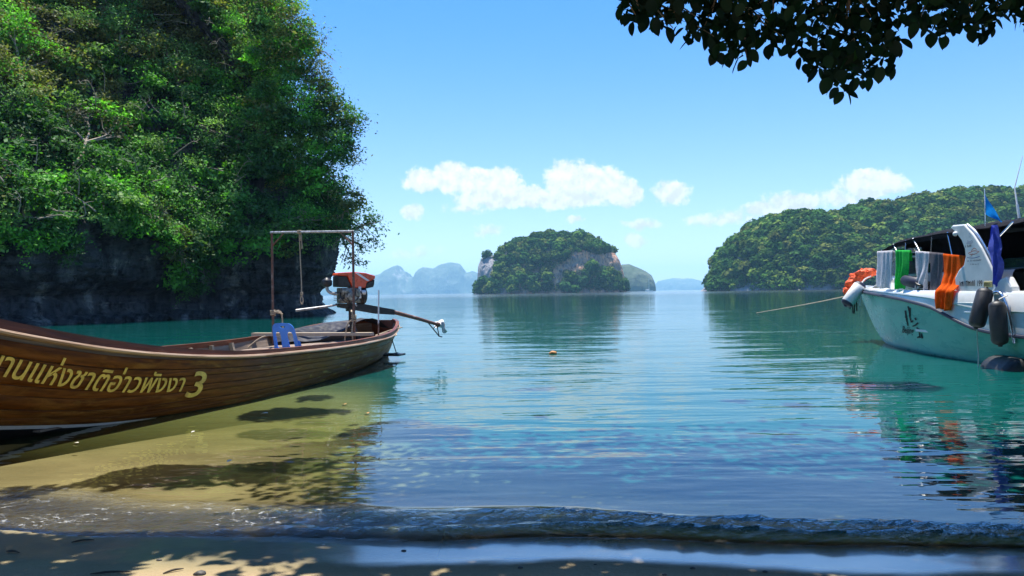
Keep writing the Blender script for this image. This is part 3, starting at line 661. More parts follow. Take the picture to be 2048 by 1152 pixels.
# ================================================================== LONGTAIL BOAT
def woodmat(name, dark, light, worn, moss=None, rough=0.45, wornamt=0.5, scale=1.0, spec=0.3):
    m, nt, out = newmat(name)
    uv = nt.n('ShaderNodeUVMap'); uv.uv_map = 'grain'
    mp = nt.n('ShaderNodeMapping'); nt.L.new(uv.outputs[0], mp.inputs[0]); mp.inputs['Scale'].default_value = (1.0 * scale, 16.0 * scale, 1)
    mp2 = nt.n('ShaderNodeMapping'); nt.L.new(uv.outputs[0], mp2.inputs[0]); mp2.inputs['Scale'].default_value = (0.7, 4.0, 1)
    obi = nt.n('ShaderNodeObjectInfo')
    off = nt.n('ShaderNodeCombineXYZ'); nt.L.new(nt.m('MULTIPLY', obi.outputs['Random'], 37.0), off.inputs[0])
    nt.L.new(off.outputs[0], mp.inputs['Location']); nt.L.new(off.outputs[0], mp2.inputs['Location'])
    g = nt.noise(mp.outputs[0], 2.2, 7, 0.65, 0.6); w = nt.noise(mp2.outputs[0], 1.6, 7, 0.7, 0.8); st = nt.noise(mp2.outputs[0], 0.6, 4, 0.6)
    c = nt.mix(nt.mapr(g, 0.3, 0.7), dark, light)
    c = nt.mix(nt.m('MULTIPLY', nt.mapr(w, 0.50, 0.72), wornamt), c, worn)
    c = nt.mix(nt.m('MULTIPLY', nt.mapr(st, 0.52, 0.7), 0.5), c, [x * 0.4 for x in dark])
    if moss:
        us = nt.n('ShaderNodeSeparateXYZ'); nt.L.new(uv.outputs[0], us.inputs[0])
        aft = nt.mapr(us.outputs[0], 9.2, 5.2)                     # weed and weathering grow towards the stern
        mm = nt.noise(mp2.outputs[0], 3.0, 7, 0.75, 0.5)
        c = nt.mix(nt.m('MULTIPLY', aft, 0.55), c, moss[0])
        c = nt.mix(nt.m('MULTIPLY', nt.mapr(mm, 0.54, 0.64), nt.m('MULTIPLY', aft, 0.85)), c, moss[1])
    b = nt.n('ShaderNodeBsdfPrincipled'); nt.set(b, 'Base Color', c); b.inputs['Specular IOR Level'].default_value = spec; nt.set(b, 'Roughness', nt.mapr(w, 0.35, 0.7, rough * .7, min(1, rough * 1.5)))
    nt.L.new(nt.bump(nt.m('ADD', g, nt.m('MULTIPLY', w, .5)), 0.006), b.inputs['Normal']); nt.L.new(b.outputs[0], out.inputs[0]); return m
m_plank = woodmat('varnished_plank', (0.075, 0.022, 0.004), (0.24, 0.080, 0.014), (0.44, 0.22, 0.05), ((0.12, 0.085, 0.016), (0.36, 0.29, 0.07)), 0.5, 0.6, spec=0.12)
m_gun = woodmat('gunwale_wood', (0.11, 0.028, 0.012), (0.21, 0.06, 0.028), (0.34, 0.2, 0.13), None, 0.4, 0.6)
m_rail = woodmat('rail_wood', (0.42, 0.27, 0.18), (0.62, 0.45, 0.33), (0.24, 0.1, 0.05), None, 0.5, 0.7)
m_inner = woodmat('weathered_wood', (0.16, 0.11, 0.08), (0.33, 0.25, 0.19), (0.46, 0.4, 0.34), None, 0.75, 0.6)
m_beam = woodmat('pale_beam', (0.40, 0.30, 0.2), (0.58, 0.47, 0.34), (0.30, 0.22, 0.15), None, 0.7, 0.5)
m_bottom = plain('black_bottom_paint', (0.012, 0.011, 0.010), 0.5, 4, 0.5, 0.004)
m_gold = plain('gold_paint', (0.86, 0.62, 0.12), 0.45, 14, 0.25, 0.0, dirt=(0.45, 0.26, 0.06))
m_rust = plain('rusty_steel', (0.17, 0.075, 0.05), 0.6, 18, 0.5, 0.003, dirt=(0.33, 0.24, 0.2))
m_rope = plain('old_rope', (0.46, 0.36, 0.25), 0.9, 60, 0.4, 0.004)
m_tarp = plain('dark_tarpaulin', (0.014, 0.017, 0.032), 0.85, 5, 0.5, 0.004, dirt=(0.07, 0.06, 0.055))
m_red = plain('red_engine_paint', (0.82, 0.085, 0.02), 0.32, 10, 0.2, 0.0, dirt=(0.42, 0.05, 0.02), coat=0.3)
m_black = plain('black_enamel', (0.014, 0.014, 0.015), 0.4, 16, 0.5, 0.002, dirt=(0.05, 0.04, 0.035))
m_alu = plain('oily_aluminium', (0.30, 0.28, 0.25), 0.42, 20, 0.6, 0.004, metal=0.7, dirt=(0.06, 0.05, 0.045))
m_steel = plain('worn_steel', (0.42, 0.42, 0.42), 0.38, 20, 0.4, 0.002, metal=0.8, dirt=(0.2, 0.15, 0.12))
m_whitep = plain('white_paint', (0.78, 0.78, 0.77), 0.4, 8, 0.08, 0.0, dirt=(0.6, 0.58, 0.54))
m_bluepl = plain('blue_plastic', (0.06, 0.27, 0.86), 0.4, 6, 0.12, 0.0005, spec=0.5, trans=0.12)

BS = np.array([0, 0.5, 1.2, 2.5, 4, 6, 8, 10, 12, 13.6])
B_Z = np.array([0.84, 0.83, 0.80, 0.665, 0.616, 0.632, 0.712, 1.017, 1.56, 2.25])
B_W = np.array([0.30, 0.56, 0.87, 1.235, 1.31, 1.25, 1.045, 0.79, 0.46, 0.05])
B_V = np.array([0.10, 0.20, 0.395, 0.70, 0.975, 1.13, 1.02, 0.34, 0.14, 0.02])
B_ZW = np.array([0, 0, 0, 0, 0, 0, 0, 0.07, 0.60, 1.78])
B_ZK = np.array([-0.12, -0.2, -0.3, -0.38, -0.4, -0.4, -0.34, -0.12, 0.36, 1.65])
def herm(vals, s):
    s = np.asarray(s, float); m_ = np.gradient(vals, BS); i = np.clip(np.searchsorted(BS, s) - 1, 0, len(BS) - 2)
    h = BS[i + 1] - BS[i]; t = (s - BS[i]) / h
    return (2 * t ** 3 - 3 * t ** 2 + 1) * vals[i] + (t ** 3 - 2 * t ** 2 + t) * h * m_[i] + (-2 * t ** 3 + 3 * t ** 2) * vals[i + 1] + (t ** 3 - t ** 2) * h * m_[i + 1]
BTH = RAD(12.55); B_D = Vector((-math.sin(BTH), -math.cos(BTH), 0)); B_R = Vector((math.cos(BTH), -math.sin(BTH), 0)); B_O = Vector((-3.119, 17.953, 0))
def bw(s, o, z): return B_O + B_D * float(s) + B_R * float(o) + Vector((0, 0, float(z)))
def section(s, v, side=1, off=0.0):
    """hull surface: station s from the stern, v 0 gunwale .. 0.75 waterline .. 1 keel, pushed outwards by off"""
    g = Vector((float(herm(B_W, s)), float(herm(B_Z, s)))); w = Vector((max(0.01, float(herm(B_V, s))), float(herm(B_ZW, s)))); k = Vector((0.0, float(herm(B_ZK, s))))
    if g.x < w.x: w.x = g.x * .7
    d = (w - g); nn = Vector((-d.y, d.x)).normalized()
    c1 = (g + w) / 2 + nn * d.length * 0.16
    def q(a, b, c, t): return a * (1 - t) ** 2 + b * 2 * t * (1 - t) + c * t * t
    def e(v_):
        if v_ <= .75: return q(g, c1, w, v_ / .75)
        c2 = w + (w - c1) * 0.35; c2.x = max(0.0, c2.x)
        return q(w, c2, k, (v_ - .75) / .25)
    p = e(v); dv = e(min(1, v + .01)) - e(max(0, v - .01)); n = Vector((-dv.y, dv.x))
    n = n.normalized() if n.length > 1e-6 else Vector((1, 0))
    p = p + n * off
    return bw(s, side * max(0, p.x), p.y)
boat = empty('longtail_boat', tuple(bw(6, 0, 0)), 'long brown wooden longtail boat with gold lettering and red engine', 'boat', None)
def uvmesh(name, G, mat, parent, close=False, uvs=None, smooth=True):
    """lofted strip with grain coordinates; G[i][j], i along the boat"""
    nu, nv = len(G), len(G[0]); V = [p for r in G for p in r]
    fs = [(i * nv + j, (i + 1) * nv + j, (i + 1) * nv + (j + 1) % nv, i * nv + (j + 1) % nv) for i in range(nu - 1) for j in range(nv if close else nv - 1)]
    if close: fs += [tuple(range(nv)), tuple((nu - 1) * nv + j for j in range(nv - 1, -1, -1))]
    o = ob(name, V, fs, mat, parent, smooth, autosmooth=50 if smooth else None)
    uvl = o.data.uv_layers.new(name='grain'); data = np.zeros((len(o.data.loops), 2), np.float32)
    vi = np.zeros(len(o.data.loops), np.int32); o.data.loops.foreach_get('vertex_index', vi)
    uvv = np.array([uvs(i, j) for i in range(nu) for j in range(nv)], np.float32); data[:] = uvv[vi]; uvl.data.foreach_set('uv', data.ravel())
    return o
stn = np.concatenate([np.linspace(0, 2.5, 16)[:-1], np.linspace(2.5, 13.6, 60)])
# inner shell of the hull
for side in (1, -1):
    vs = np.linspace(0.0, 1.0, 22)
    uvmesh('hull_lining', [[section(s, v_, side, -0.035) for v_ in vs] for s in stn], m_inner, boat, False, lambda i, j: (stn[i], j * .1))
# outer planks, seven to a side and the black painted bottom
edges = [0.10, 0.205, 0.285, 0.40, 0.48, 0.59, 0.665, 0.745]
for side in (1, -1):
    for k in range(7):
        v0, v1 = edges[k] + .0014, edges[k + 1] - .0014
        prof = [(v0, -.004), (v0 + .005, .004 + .003 * (k % 2)), ((v0 + v1) / 2, .009 + .003 * (k % 2)), (v1 - .005, .005 + .003 * (k % 2)), (v1, -.004)]
        uvmesh('plank', [[section(s, a_, side, b_) for a_, b_ in prof] for s in stn], m_plank, boat, False, lambda i, j, k=k: (stn[i], k * .13 + j * .03))
    uvmesh('bottom', [[section(s, a_, side, -.002) for a_ in (0.748, .80, .86, .93, 1.0)] for s in stn], m_bottom, boat, False, lambda i, j: (stn[i], j * .1))
    # pale painted line where the bottom paint starts, near the bow
    st2 = np.linspace(8.9, 12.2, 18)
    uvmesh('waterline_stripe', [[section(s, a_, side, .012) for a_ in (0.744 - .022 * min(1, (s - 8.9) / .9), 0.756)] for s in st2], m_whitep, boat, False, lambda i, j: (st2[i], j * .1))
    # gunwale board and the pale rubbing rail below it
    def gsec(s, side=side):
        a = section(s, 0.0, side); z = a.z; o_ = B_R * side
        return [a + o_ * .022 + Vector((0, 0, .03)), a + o_ * .026 + Vector((0, 0, -.062)), a - o_ * .045 + Vector((0, 0, -.062)), a - o_ * .05 + Vector((0, 0, .03))]
    uvmesh('gunwale', [gsec(s) for s in stn], m_gun, boat, True, lambda i, j: (stn[i], j * .06))
    def rsec(s, side=side):
        a = section(s, 0.055, side); o_ = B_R * side
        return [a + o_ * x_ + Vector((0, 0, z_)) for x_, z_ in ((-.01, .024), (.05, .020), (.062, .0), (.05, -.020), (-.02, -.026))]
    uvmesh('rubbing_rail', [rsec(s) for s in stn], m_rail, boat, True, lambda i, j: (stn[i], j * .03))
    # cap on the gunwale edge
    for s in np.arange(4.3, 11.2, 0.62):
        vs = np.linspace(.04, .62, 7)
        G = []
        for v_ in vs:
            a = section(s - .035, v_, side, -.036); b_ = section(s + .035, v_, side, -.036); c_ = section(s + .03, v_, side, -.10); d_ = section(s - .03, v_, side, -.10)
            G.append([a, b_, c_, d_])
        uvmesh('rib', G, m_beam, boat, True, lambda i, j: (i * .1, j * .03), False)
# transom
tr_ = [section(0, v_, 1) for v_ in np.linspace(0, 1, 8)] + [section(0, v_, -1) for v_ in np.linspace(.95, 0, 7)]
uvmesh('transom', [tr_, [p - B_D * .05 for p in tr_]], m_gun, boat, True, lambda i, j: (j * .1, i * .1), False)
def board(name, a, b, w, t, mat, parent, upv=Vector((0, 0, 1))):
    a, b = Vector(a), Vector(b); X = (b - a).normalized(); Yv = upv.cross(X).normalized(); Zv = X.cross(Yv)
    G = [[p + Yv * (y_ * w / 2) + Zv * (z_ * t / 2) for y_, z_ in ((-1, -1), (1, -1), (1, 1), (-1, 1))] for p in (a, a.lerp(b, .33), a.lerp(b, .67), b)]
    ln = (b - a).length
    return uvmesh(name, G, mat, parent, True, lambda i, j: (ln * i / 3, j * w), False)
# stern deck boards and floor boards
for k in range(11):
    o_ = -0.95 + k * 0.19
    s0 = 0.35 + 1.9 * max(0, (abs(o_) - .15)) ** 1.2 * 1.25
    board('deck_board', bw(s0, o_, .44), bw(4.35, o_, .44), .178, .025, m_inner, boat)
for k in range(6):
    board('floor_board', bw(4.45, -.55 + k * .22, .05), bw(10.2, (-.55 + k * .22) * .45, .06), .205, .022, m_inner, boat)
board('thwart', bw(3.5, -1.27, .70), bw(3.5, 1.24, .70), .15, .06, m_beam, boat)
board('thwart', bw(5.35, -.98, .44), bw(5.35, 1.02, .44), .24, .05, m_beam, boat)
board('thwart', bw(7.4, -.92, .46), bw(7.4, .92, .46), .22, .05, m_inner, boat)
# frame over the cockpit
pl0, pl1 = bw(3.5, -.84, .70), bw(3.5, .87, .70); TOPZ = 2.70
for p_, ln_ in ((pl0, 0), (pl1, 1)):
    MB().tube([p_ + Vector((0, 0, -.22)), p_ + Vector((0, 0, 1.0)), Vector((p_.x, p_.y, TOPZ - .02))], .024, 10).build('frame_post', m_rust, boat)
t0, t1 = Vector((pl0.x, pl0.y, TOPZ)), Vector((pl1.x, pl1.y, TOPZ - .035)); dd = (t1 - t0).normalized()
MB().tube([t0 - dd * .03, t0.lerp(t1, .5), t1 + dd * .03], .022, 10).build('frame_crossbar', m_steel, boat)
for a_, s_ in ((t0, 1), (t1, -1)):
    MB().tube([a_ + dd * s_ * .27, a_ + Vector((0, 0, -.27))], .014, 8).build('frame_brace', m_rust, boat)
# dark tarpaulin bunched over the stern
G = []
for i in range(26):
    s = 0.04 + i / 25 * 3.0; wg = float(herm(B_W, s)); zg = float(herm(B_Z, s)); row = []
    inner = np.interp(s, [0, .5, 1.2, 2.2, 3.04], [.20, .15, -.05, -.45, -.95])
    for j in range(20):
        t = j / 19; o_ = -wg * .97 + (inner + wg * .97) * t
        z = (zg + .035) * (1 - sstep(.12, .75, t)) + (.50 + .42 * math.exp(-((s - .9) / .8) ** 2)) * sstep(.12, .75, t)
        z += .05 * float(fbm(np.array([[s * 2.2, o_ * 3.1, .5]]), 3, 44)[0]) * (0.3 + t)
        row.append(bw(s, o_, z))
    G.append(row)
MB().grid(G).build('tarpaulin', m_tarp, boat)
# white pole standing at the quarter, and the foot board hung at the waterline
pb = P(755.5, 667, 15.4); pt = P(757.5, 580, 15.4)
MB().tube([pb + Vector((0, 0, -.1)), pb.lerp(pt, .25)], .016, 8).build('pole_socket', m_rust, boat)
MB().tube([pb.lerp(pt, .22), pt], .0155, 10).build('white_pole', m_whitep, boat)
fb0, fb1 = Vector((-3.25, 17.0, .10)), Vector((-2.47, 16.75, .10))
MB().box((fb0 + fb1) / 2, ((fb1 - fb0).length, .34, .045), ((fb1 - fb0).normalized(), Vector((0, 0, 1)).cross((fb1 - fb0).normalized()), Vector((0, 0, 1))), .01).build('foot_board', m_black, boat)
for a_, b_ in ((P(783, 680, 15.9), fb1 + Vector((-.13, 0, .03))), (P(764, 693, 15.9), fb1 + Vector((-.36, .05, .03))), (P(742, 712, 16.1), fb1 + Vector((-.1, .05, .04)))):
    MB().tube([a_, b_], .011, 6).build('foot_board_strut', m_black, boat)

# gold lettering along the bow planks
def textmesh(body, shear=0.0, offset=0.0, cut=0.12):
    c = bpy.data.curves.new('lettering', 'FONT'); c.body = body; c.shear = shear; c.offset = offset; c.size = 1.0; c.resolution_u = 4
    o = bpy.data.objects.new('lettering', c); COL.objects.link(o); bpy.context.view_layer.update()
    me = bpy.data.meshes.new_from_object(o.evaluated_get(bpy.context.evaluated_depsgraph_get()))
    bpy.data.objects.remove(o, do_unlink=True); bpy.data.curves.remove(c)
    bm = bmesh.new(); bm.from_mesh(me); bpy.data.meshes.remove(me)
    xs_ = [w_.co.x for w_ in bm.verts]; x = min(xs_)
    if cut:
        while x < max(xs_):
            x += cut; bmesh.ops.bisect_plane(bm, geom=list(bm.verts) + list(bm.edges) + list(bm.faces), plane_co=(x, 0, 0), plane_no=(1, 0, 0))
        for yy in np.arange(-0.3, 1.2, .2):
            bmesh.ops.bisect_plane(bm, geom=list(bm.verts) + list(bm.edges) + list(bm.faces), plane_co=(0, yy, 0), plane_no=(0, 1, 0))
    V = np.array([w_.co for w_ in bm.verts]); bm.verts.index_update(); Fc = [[w_.index for w_ in f_.verts] for f_ in bm.faces]; bm.free()
    return V, Fc
def letter(body, x_lo, x_hi, A, B, Cc, Dd, shear, offset, name='lettering'):
    """A,B: hull (s,v) of the baseline ends for text x_lo,x_hi; Cc,Dd: the same one unit above"""
    V, Fc = textmesh(body, shear, offset)
    out_ = []
    for x, y, _ in V:
        t = (x - x_lo) / (x_hi - x_lo)
        s = (A[0] * (1 - t) + B[0] * t); vb = A[1] * (1 - t) + B[1] * t; vt = Cc[1] * (1 - t) + Dd[1] * t
        out_.append(section(min(13.5, s), vb + (vt - vb) * y, 1, .021))
    o = ob(name, out_, Fc, m_gold, boat); return V
Vp, _f = textmesh('อุทยา', 0, 0, 0); Vf, _f = textmesh('อุทยานแห่งชาติอ่าวพังงา', 0, 0, 0)
xp, xf = Vp[:, 0].max() - .12, Vf[:, 0].max()
A_, B_, C_, D_ = (10.85, .338), (8.72, .454), (10.85, .185), (8.72, .281)     # where the line of text starts and ends on the planks
kk = 0.64                                         # x-height of the letters in text units
C2 = (A_[0], A_[1] + (C_[1] - A_[1]) / kk); D2 = (B_[0], B_[1] + (D_[1] - B_[1]) / kk)
letter('อุทยานแห่งชาติอ่าวพังงา', xp, xf, A_, B_, C2, D2, 0.32, 0.012)
V3, _f = textmesh('3', 0, 0, 0)
A_, B_, C_, D_ = (8.65, .53), (8.45, .55), (8.6, .223), (8.35, .242); hh3 = V3[:, 1].max()
letter('3', V3[:, 0].min(), V3[:, 0].max(), A_, B_, (A_[0], A_[1] + (C_[1] - A_[1]) / hh3), (B_[0], B_[1] + (D_[1] - B_[1]) / hh3), 0.32, 0.012)

# engine on its swivel ----------------------------------------------
EA = Vector((.84, .54, 0)).normalized(); EB = Vector((-EA.y, EA.x, 0)); EO = Vector((-3.56, 16.6, 0))
def ep(a, b_, z): return EO + EA * a + EB * b_ + Vector((0, 0, z))
EAX = (EA, EB, Vector((0, 0, 1)))
eb = MB()
eb.box(ep(-.06, 0, 1.44), (.44, .34, .34), EAX, .03)
eb.lathe(ep(-.10, -.17, 1.42), -EB, [(0, .13), (.05, .13), (.06, .10), (.10, .09), (.11, .04)], 16)
eb.box(ep(-.22, -.2, 1.53), (.16, .10, .07), EAX, .015); eb.box(ep(.06, -.2, 1.50), (.10, .12, .16), EAX, .02)
for k in range(6): eb.box(ep(-.30, 0, 1.34 + k * .035), (.10, .30, .012), EAX)
eb.lathe(ep(-.30, -.12, 1.34), -EB, [(0, .05), (.07, .05), (.075, .02)], 10); eb.lathe(ep(.03, -.17, 1.36), -EB, [(0, .06), (.05, .06), (.055, .03)], 10)
engine = eb.build('engine', m_alu, boat, auto=35)
hs = MB()                                        # hoses, cables and small castings
for ct in ([(-.2, -.21, 1.36), (-.12, -.26, 1.30), (.02, -.25, 1.33), (.1, -.22, 1.42)], [(-.3, -.15, 1.5), (-.33, -.24, 1.4), (-.2, -.24, 1.28), (-.05, -.2, 1.26)], [(.05, -.2, 1.56), (.13, -.26, 1.5), (.2, -.24, 1.38), (.22, -.2, 1.28)]):
    hs.tube(spline([ep(*c_) for c_ in ct], 12), .010, 6)
for a_, z_, r_ in ((-.2, 1.44, .03), (-.02, 1.47, .026), (.05, 1.40, .022), (-.26, 1.38, .024), (-.12, 1.31, .028), (.0, 1.30, .02)):
    hs.lathe(ep(a_, -.17, z_), -EB, [(0, r_), (.045, r_), (.05, r_ * .5)], 8)
hoses = hs
def prism_b(poly, w, name, mat, par, bev=True):
    mbx = MB(); mbx.prism([ep(a, -w / 2, z) for a, z in poly], EB * w)
    o = mbx.build(name, mat, par, False)
    if bev:
        mod = o.modifiers.new('b', 'BEVEL'); mod.width = .018; mod.segments = 2; mod.limit_method = 'ANGLE'
    return o
hoses.build('hoses', m_black, engine)
MB().prism([ep(.02, -.194, 1.93), ep(.10, -.194, 1.93), ep(.36, -.194, 1.76), ep(.30, -.194, 1.75)], -EB * .004).build('cover_stripe', m_whitep, engine, False)
prism_b([(-.37, 1.875), (-.35, 1.935), (.0, 1.955), (.28, 1.93), (.50, 1.865), (.49, 1.80), (.30, 1.72), (.26, 1.60), (-.02, 1.60), (-.10, 1.75), (-.14, 1.86)], .38, 'engine_cover', m_red, engine)
prism_b([(-.36, 1.87), (-.155, 1.855), (-.115, 1.745), (-.06, 1.62), (-.36, 1.63)], .35, 'fuel_tank', m_black, engine)
prism_b([(.31, 1.715), (.49, 1.79), (.485, 1.70), (.46, 1.62), (.29, 1.585), (.27, 1.60)], .33, 'rear_cover', m_black, engine)
MB().lathe(ep(.14, 0, 1.44), EA, [(0, .19), (.02, .215), (.14, .215), (.17, .18), (.18, .08)], 24).build('flywheel_housing', m_black, engine)
MB().lathe(ep(.155, -.23, 1.50), EA, [(0, .05), (.08, .05)], 10).box(ep(.12, -.20, 1.50), (.06, .05, .26), EAX, .01).build('starter_cover', m_whitep, engine)
MB().lathe(ep(-.56, -.02, 1.63), (0, 0, 1), [(0, .05), (.03, .105), (.05, .115), (.13, .115), (.15, .105), (.19, .045), (.21, .03)], 20).build('muffler', m_black, engine)
MB().tube(spline([ep(-.56, -.02, 1.64), ep(-.54, -.03, 1.55), ep(-.45, -.05, 1.49), ep(-.28, -.08, 1.47)], 10), .034, 10).build('exhaust_pipe', m_steel, engine)
prism_b([(-.34, 1.27), (-.32, 1.33 - .06), (.30, 1.24), (1.0, 1.10), (1.0, .98), (.55, 1.02), (-.02, 1.13), (-.30, 1.18)], .14, 'engine_bed', m_black, engine, False)
MB().tube([ep(.95, 0, 1.06), ep(1.6, 0, .88), ep(2.14, 0, .715)], [.05, .042, .036], 12).lathe(ep(2.10, 0, .727), EA + Vector((0, 0, -.3)), [(0, .055), (.06, .055), (.08, .04)], 12).build('tail_shaft', m_rust, engine)
pc = ep(2.22, 0, .69); ax_ = (EA * .93 + Vector((0, 0, -.33))).normalized(); u1 = (EA * .55 - EB * .75 + Vector((0, 0, -.45))); u1 = (u1 - ax_ * u1.dot(ax_)).normalized()
for sgn in (1, -1):
    sd = ax_.cross(u1); G = []
    for i in range(9):
        t = i / 8; wd = .125 * math.sin(math.pi * min(1, .12 + t * .86)) ** .6; row = []
        for j in range(7):
            q_ = j / 6 * 2 - 1
            row.append(pc + u1 * sgn * (.03 + .27 * t) + sd * q_ * wd + ax_ * (q_ * .05 * sgn - .008))
        G.append(row)
    for i in range(8, -1, -1): G.append([p + ax_ * .016 for p in G[i]])
    MB().grid(G).build('propeller_blade', m_whitep, engine)
MB().lathe(pc - ax_ * .05, ax_, [(0, .045), (.07, .05), (.12, .02)], 12).build('propeller_hub', m_whitep, engine)
MB().tube([ep(1.86, 0, .79), ep(2.16, 0, .44), ep(2.24, 0, .42)], .014, 6).tube([ep(2.10, 0, .72), ep(2.16, 0, .45)], .012, 6).tube([ep(2.0, 0, .62), ep(2.1, 0, .71)], .010, 6).build('skeg', m_black, engine)
MB().tube([ep(-.30, 0, 1.24), ep(-.6, 0, 1.20), ep(-.62, 0, 1.20)], .022, 8).tube([ep(-.55, 0, 1.205), ep(-1.24, 0, 1.135)], .028, 10).build('tiller', m_steel, engine)
MB().tube([bw(1.35, .0, .44), ep(-.02, 0, .85), ep(-.02, 0, 1.18)], [.06, .05, .045], 10).box(ep(-.02, 0, 1.14), (.16, .2, .10), EAX, .015).build('swivel_post', m_black, boat)
MB().tube(spline([ep(-.03, -.22, 1.05), ep(-.03, -.22, 1.20), ep(.0, -.2, 1.25), ep(.05, -.2, 1.2)], 8), .014, 6).tube([ep(-.03, -.22, 1.05), ep(-.02, -.2, .8)], .012, 6).build('locking_hook', m_steel, boat)

# blue plastic chair -------------------------------------------------
cp = bw(4.85, .22, .075); chair = empty('plastic_chair', tuple(cp), 'blue moulded plastic chair standing inside the longtail boat, seen from behind', 'chair')
CX = (B_R * .96 + B_D * .28).normalized(); CY = Vector((0, 0, 1)).cross(CX)     # CX chair's width, CY away from the viewer (chair faces the stern)
def chp(x, y, z): return cp + CX * (x * 1.22) + CY * y + Vector((0, 0, z))
def plate(outline, holes, th, z_to_y, name):
    """flat panel with holes, swept over a slightly leaning, curved back"""
    bm = bmesh.new(); eds = []
    for loop in [outline] + holes:
        vs_ = [bm.verts.new((x, z, 0)) for x, z in loop]
        eds += [bm.edges.new((vs_[i], vs_[(i + 1) % len(vs_)])) for i in range(len(vs_))]
    bmesh.ops.triangle_fill(bm, use_beauty=True, edges=eds)
    bm.verts.index_update(); V = [(w_.co.x, w_.co.y) for w_ in bm.verts]; Fc = [[w_.index for w_ in f_.verts] for f_ in bm.faces]
    bnd = [tuple(w_.index for w_ in e_.verts) for e_ in bm.edges if len(e_.link_faces) == 1]; bm.free()
    n = len(V); vv = [chp(x, z_to_y(x, z), z) for x, z in V] + [chp(x, z_to_y(x, z) + th, z) for x, z in V]
    ff = Fc + [[i + n for i in f_[::-1]] for f_ in Fc] + [(a, b_, b_ + n, a + n) for a, b_ in bnd]
    mbp = MB(); mbp.add(vv, ff); return mbp.build(name, m_bluepl, chair, False)
def arc(cx, cz, rx, rz, a0, a1, n): return [(cx + rx * math.cos(RAD(a0 + (a1 - a0) * i / (n - 1))), cz + rz * math.sin(RAD(a0 + (a1 - a0) * i / (n - 1)))) for i in range(n)]
outl = [(-.245, .42), (-.235, .60)] + arc(-.10, .78, .115, .12, 175, 90, 8) + [(0, .905)] + arc(.10, .78, .115, .12, 90, 5, 8) + [(.235, .60), (.245, .42)]
holes = []
for sg in (-1, 1):
    h_ = [(sg * .075, .47), (sg * .10, .455), (sg * .15, .455), (sg * .172, .47), (sg * .168, .62)] + [(sg * x, z) for x, z in arc(.115, .69, .055, .065, 0, 90, 6)] + [(sg * .09, .745), (sg * .07, .72), (sg * .062, .66)]
    holes.append(h_)
holes.append(arc(0, .835, .055, .018, 0, 345, 16))
lean = lambda x, z: -.02 - .11 * (z - .42) / .48 + .25 * x * x
plate(outl, holes, .012, lean, 'backrest')
MB().grid([[chp(x, .0 + .44 * j / 6, .43 - .018 * math.cos(x * 6) * math.sin(j / 6 * 3.1) - (.02 if j == 6 else 0)) for j in range(7)] for x in np.linspace(-.235, .235, 9)]).build('seat', m_bluepl, chair)
for sx in (-1, 1):
    for y0, y1 in ((0, -.05), (.42, .46)):
        MB().prism([chp(sx * .225, y0, .425), chp(sx * .18, y0, .425), chp(sx * .235, y1, 0), chp(sx * .275, y1, 0)], CY * .03).build('leg', m_bluepl, chair, False)
    MB().prism([chp(sx * .235, -.02, .60), chp(sx * .235, -.02, .42), chp(sx * .237, .06, .42), chp(sx * .237, .02, .56)], CX * (.012 * sx)).build('side_flange', m_bluepl, chair, False)

# ropes ---------------------------------------------------------------
def rope(name, strands, r, label, coils=(), group=None):
    mb = MB()
    for ct in strands: mb.tube(spline(ct, max(8, 5 * len(ct))), r, 6)
    for c_, rad, n_, dz in coils:
        pts_ = [Vector(c_) + Vector((math.cos(a) * rad, math.sin(a) * rad, dz * (a / (2 * math.pi) / n_ - .5))) for a in np.linspace(0, 2 * math.pi * n_, 14 * n_)]
        mb.tube(pts_, r, 6)
    c0 = mb.v[0]; return mb.build(name, m_rope, loc=c0, label=label, cat='rope')
rt = t0.lerp(t1, .345)
rope('rope', [[rt + Vector((0, 0, .02)), rt + Vector((.01, 0, -.4)), rt + Vector((.03, 0, -1.0)), rt + Vector((.028, 0, -1.2)), rt + Vector((.058, 0, -1.32)), rt + Vector((.035, 0, -1.40)), rt + Vector((.005, 0, -1.33)), rt + Vector((.03, 0, -1.2))],
              [rt + Vector((.03, .0, -.02)), rt + Vector((.045, 0, -.2)), rt + Vector((.05, 0, -.33))]], .012, 'frayed rope with a noose hanging from the frame crossbar', [(rt, .032, 3, .06), (rt + Vector((.02, 0, -.12)), .02, 4, .09), (rt + Vector((.03, 0, -1.2)), .018, 2, .05)])
k0 = Vector((pl0.x, pl0.y, 1.12))
rope('rope', [[k0, k0 + Vector((.12, -.02, .03)), k0 + Vector((.17, 0, -.02)), k0 + Vector((.19, 0, -.25)), k0 + Vector((.22, .0, -.5)), k0 + Vector((.16, 0, -.42))], [k0, k0 + Vector((.1, -.05, .02)), k0 + Vector((.2, -.03, -.03))], [k0 + Vector((0, 0, -.42)), k0 + Vector((-.25, -.1, -.5)), k0 + Vector((-.5, -.2, -.75)), k0 + Vector((-.52, -.3, -.9))]], .014, 'thick rope knotted round the far post of the boat frame', [(k0, .042, 3, .10), (k0 + Vector((.1, -.02, .02)), .022, 2, .05)])
k1 = Vector((pl1.x, pl1.y, 1.0))
rope('rope', [[k1, k1 + Vector((-.12, 0, -.1)), k1 + Vector((-.17, 0, -.32)), k1 + Vector((-.18, 0, -.42))], [k1, k1 + Vector((-.03, -.04, -.2)), k1 + Vector((-.02, -.05, -.42))], [k1, k1 + Vector((-.05, 0, .15)), ep(-.03, -.22, 1.06)]], .013, 'thick rope knotted round the near post of the boat frame', [(k1, .04, 4, .13)])
r0 = bw(2.6, .75, .50)
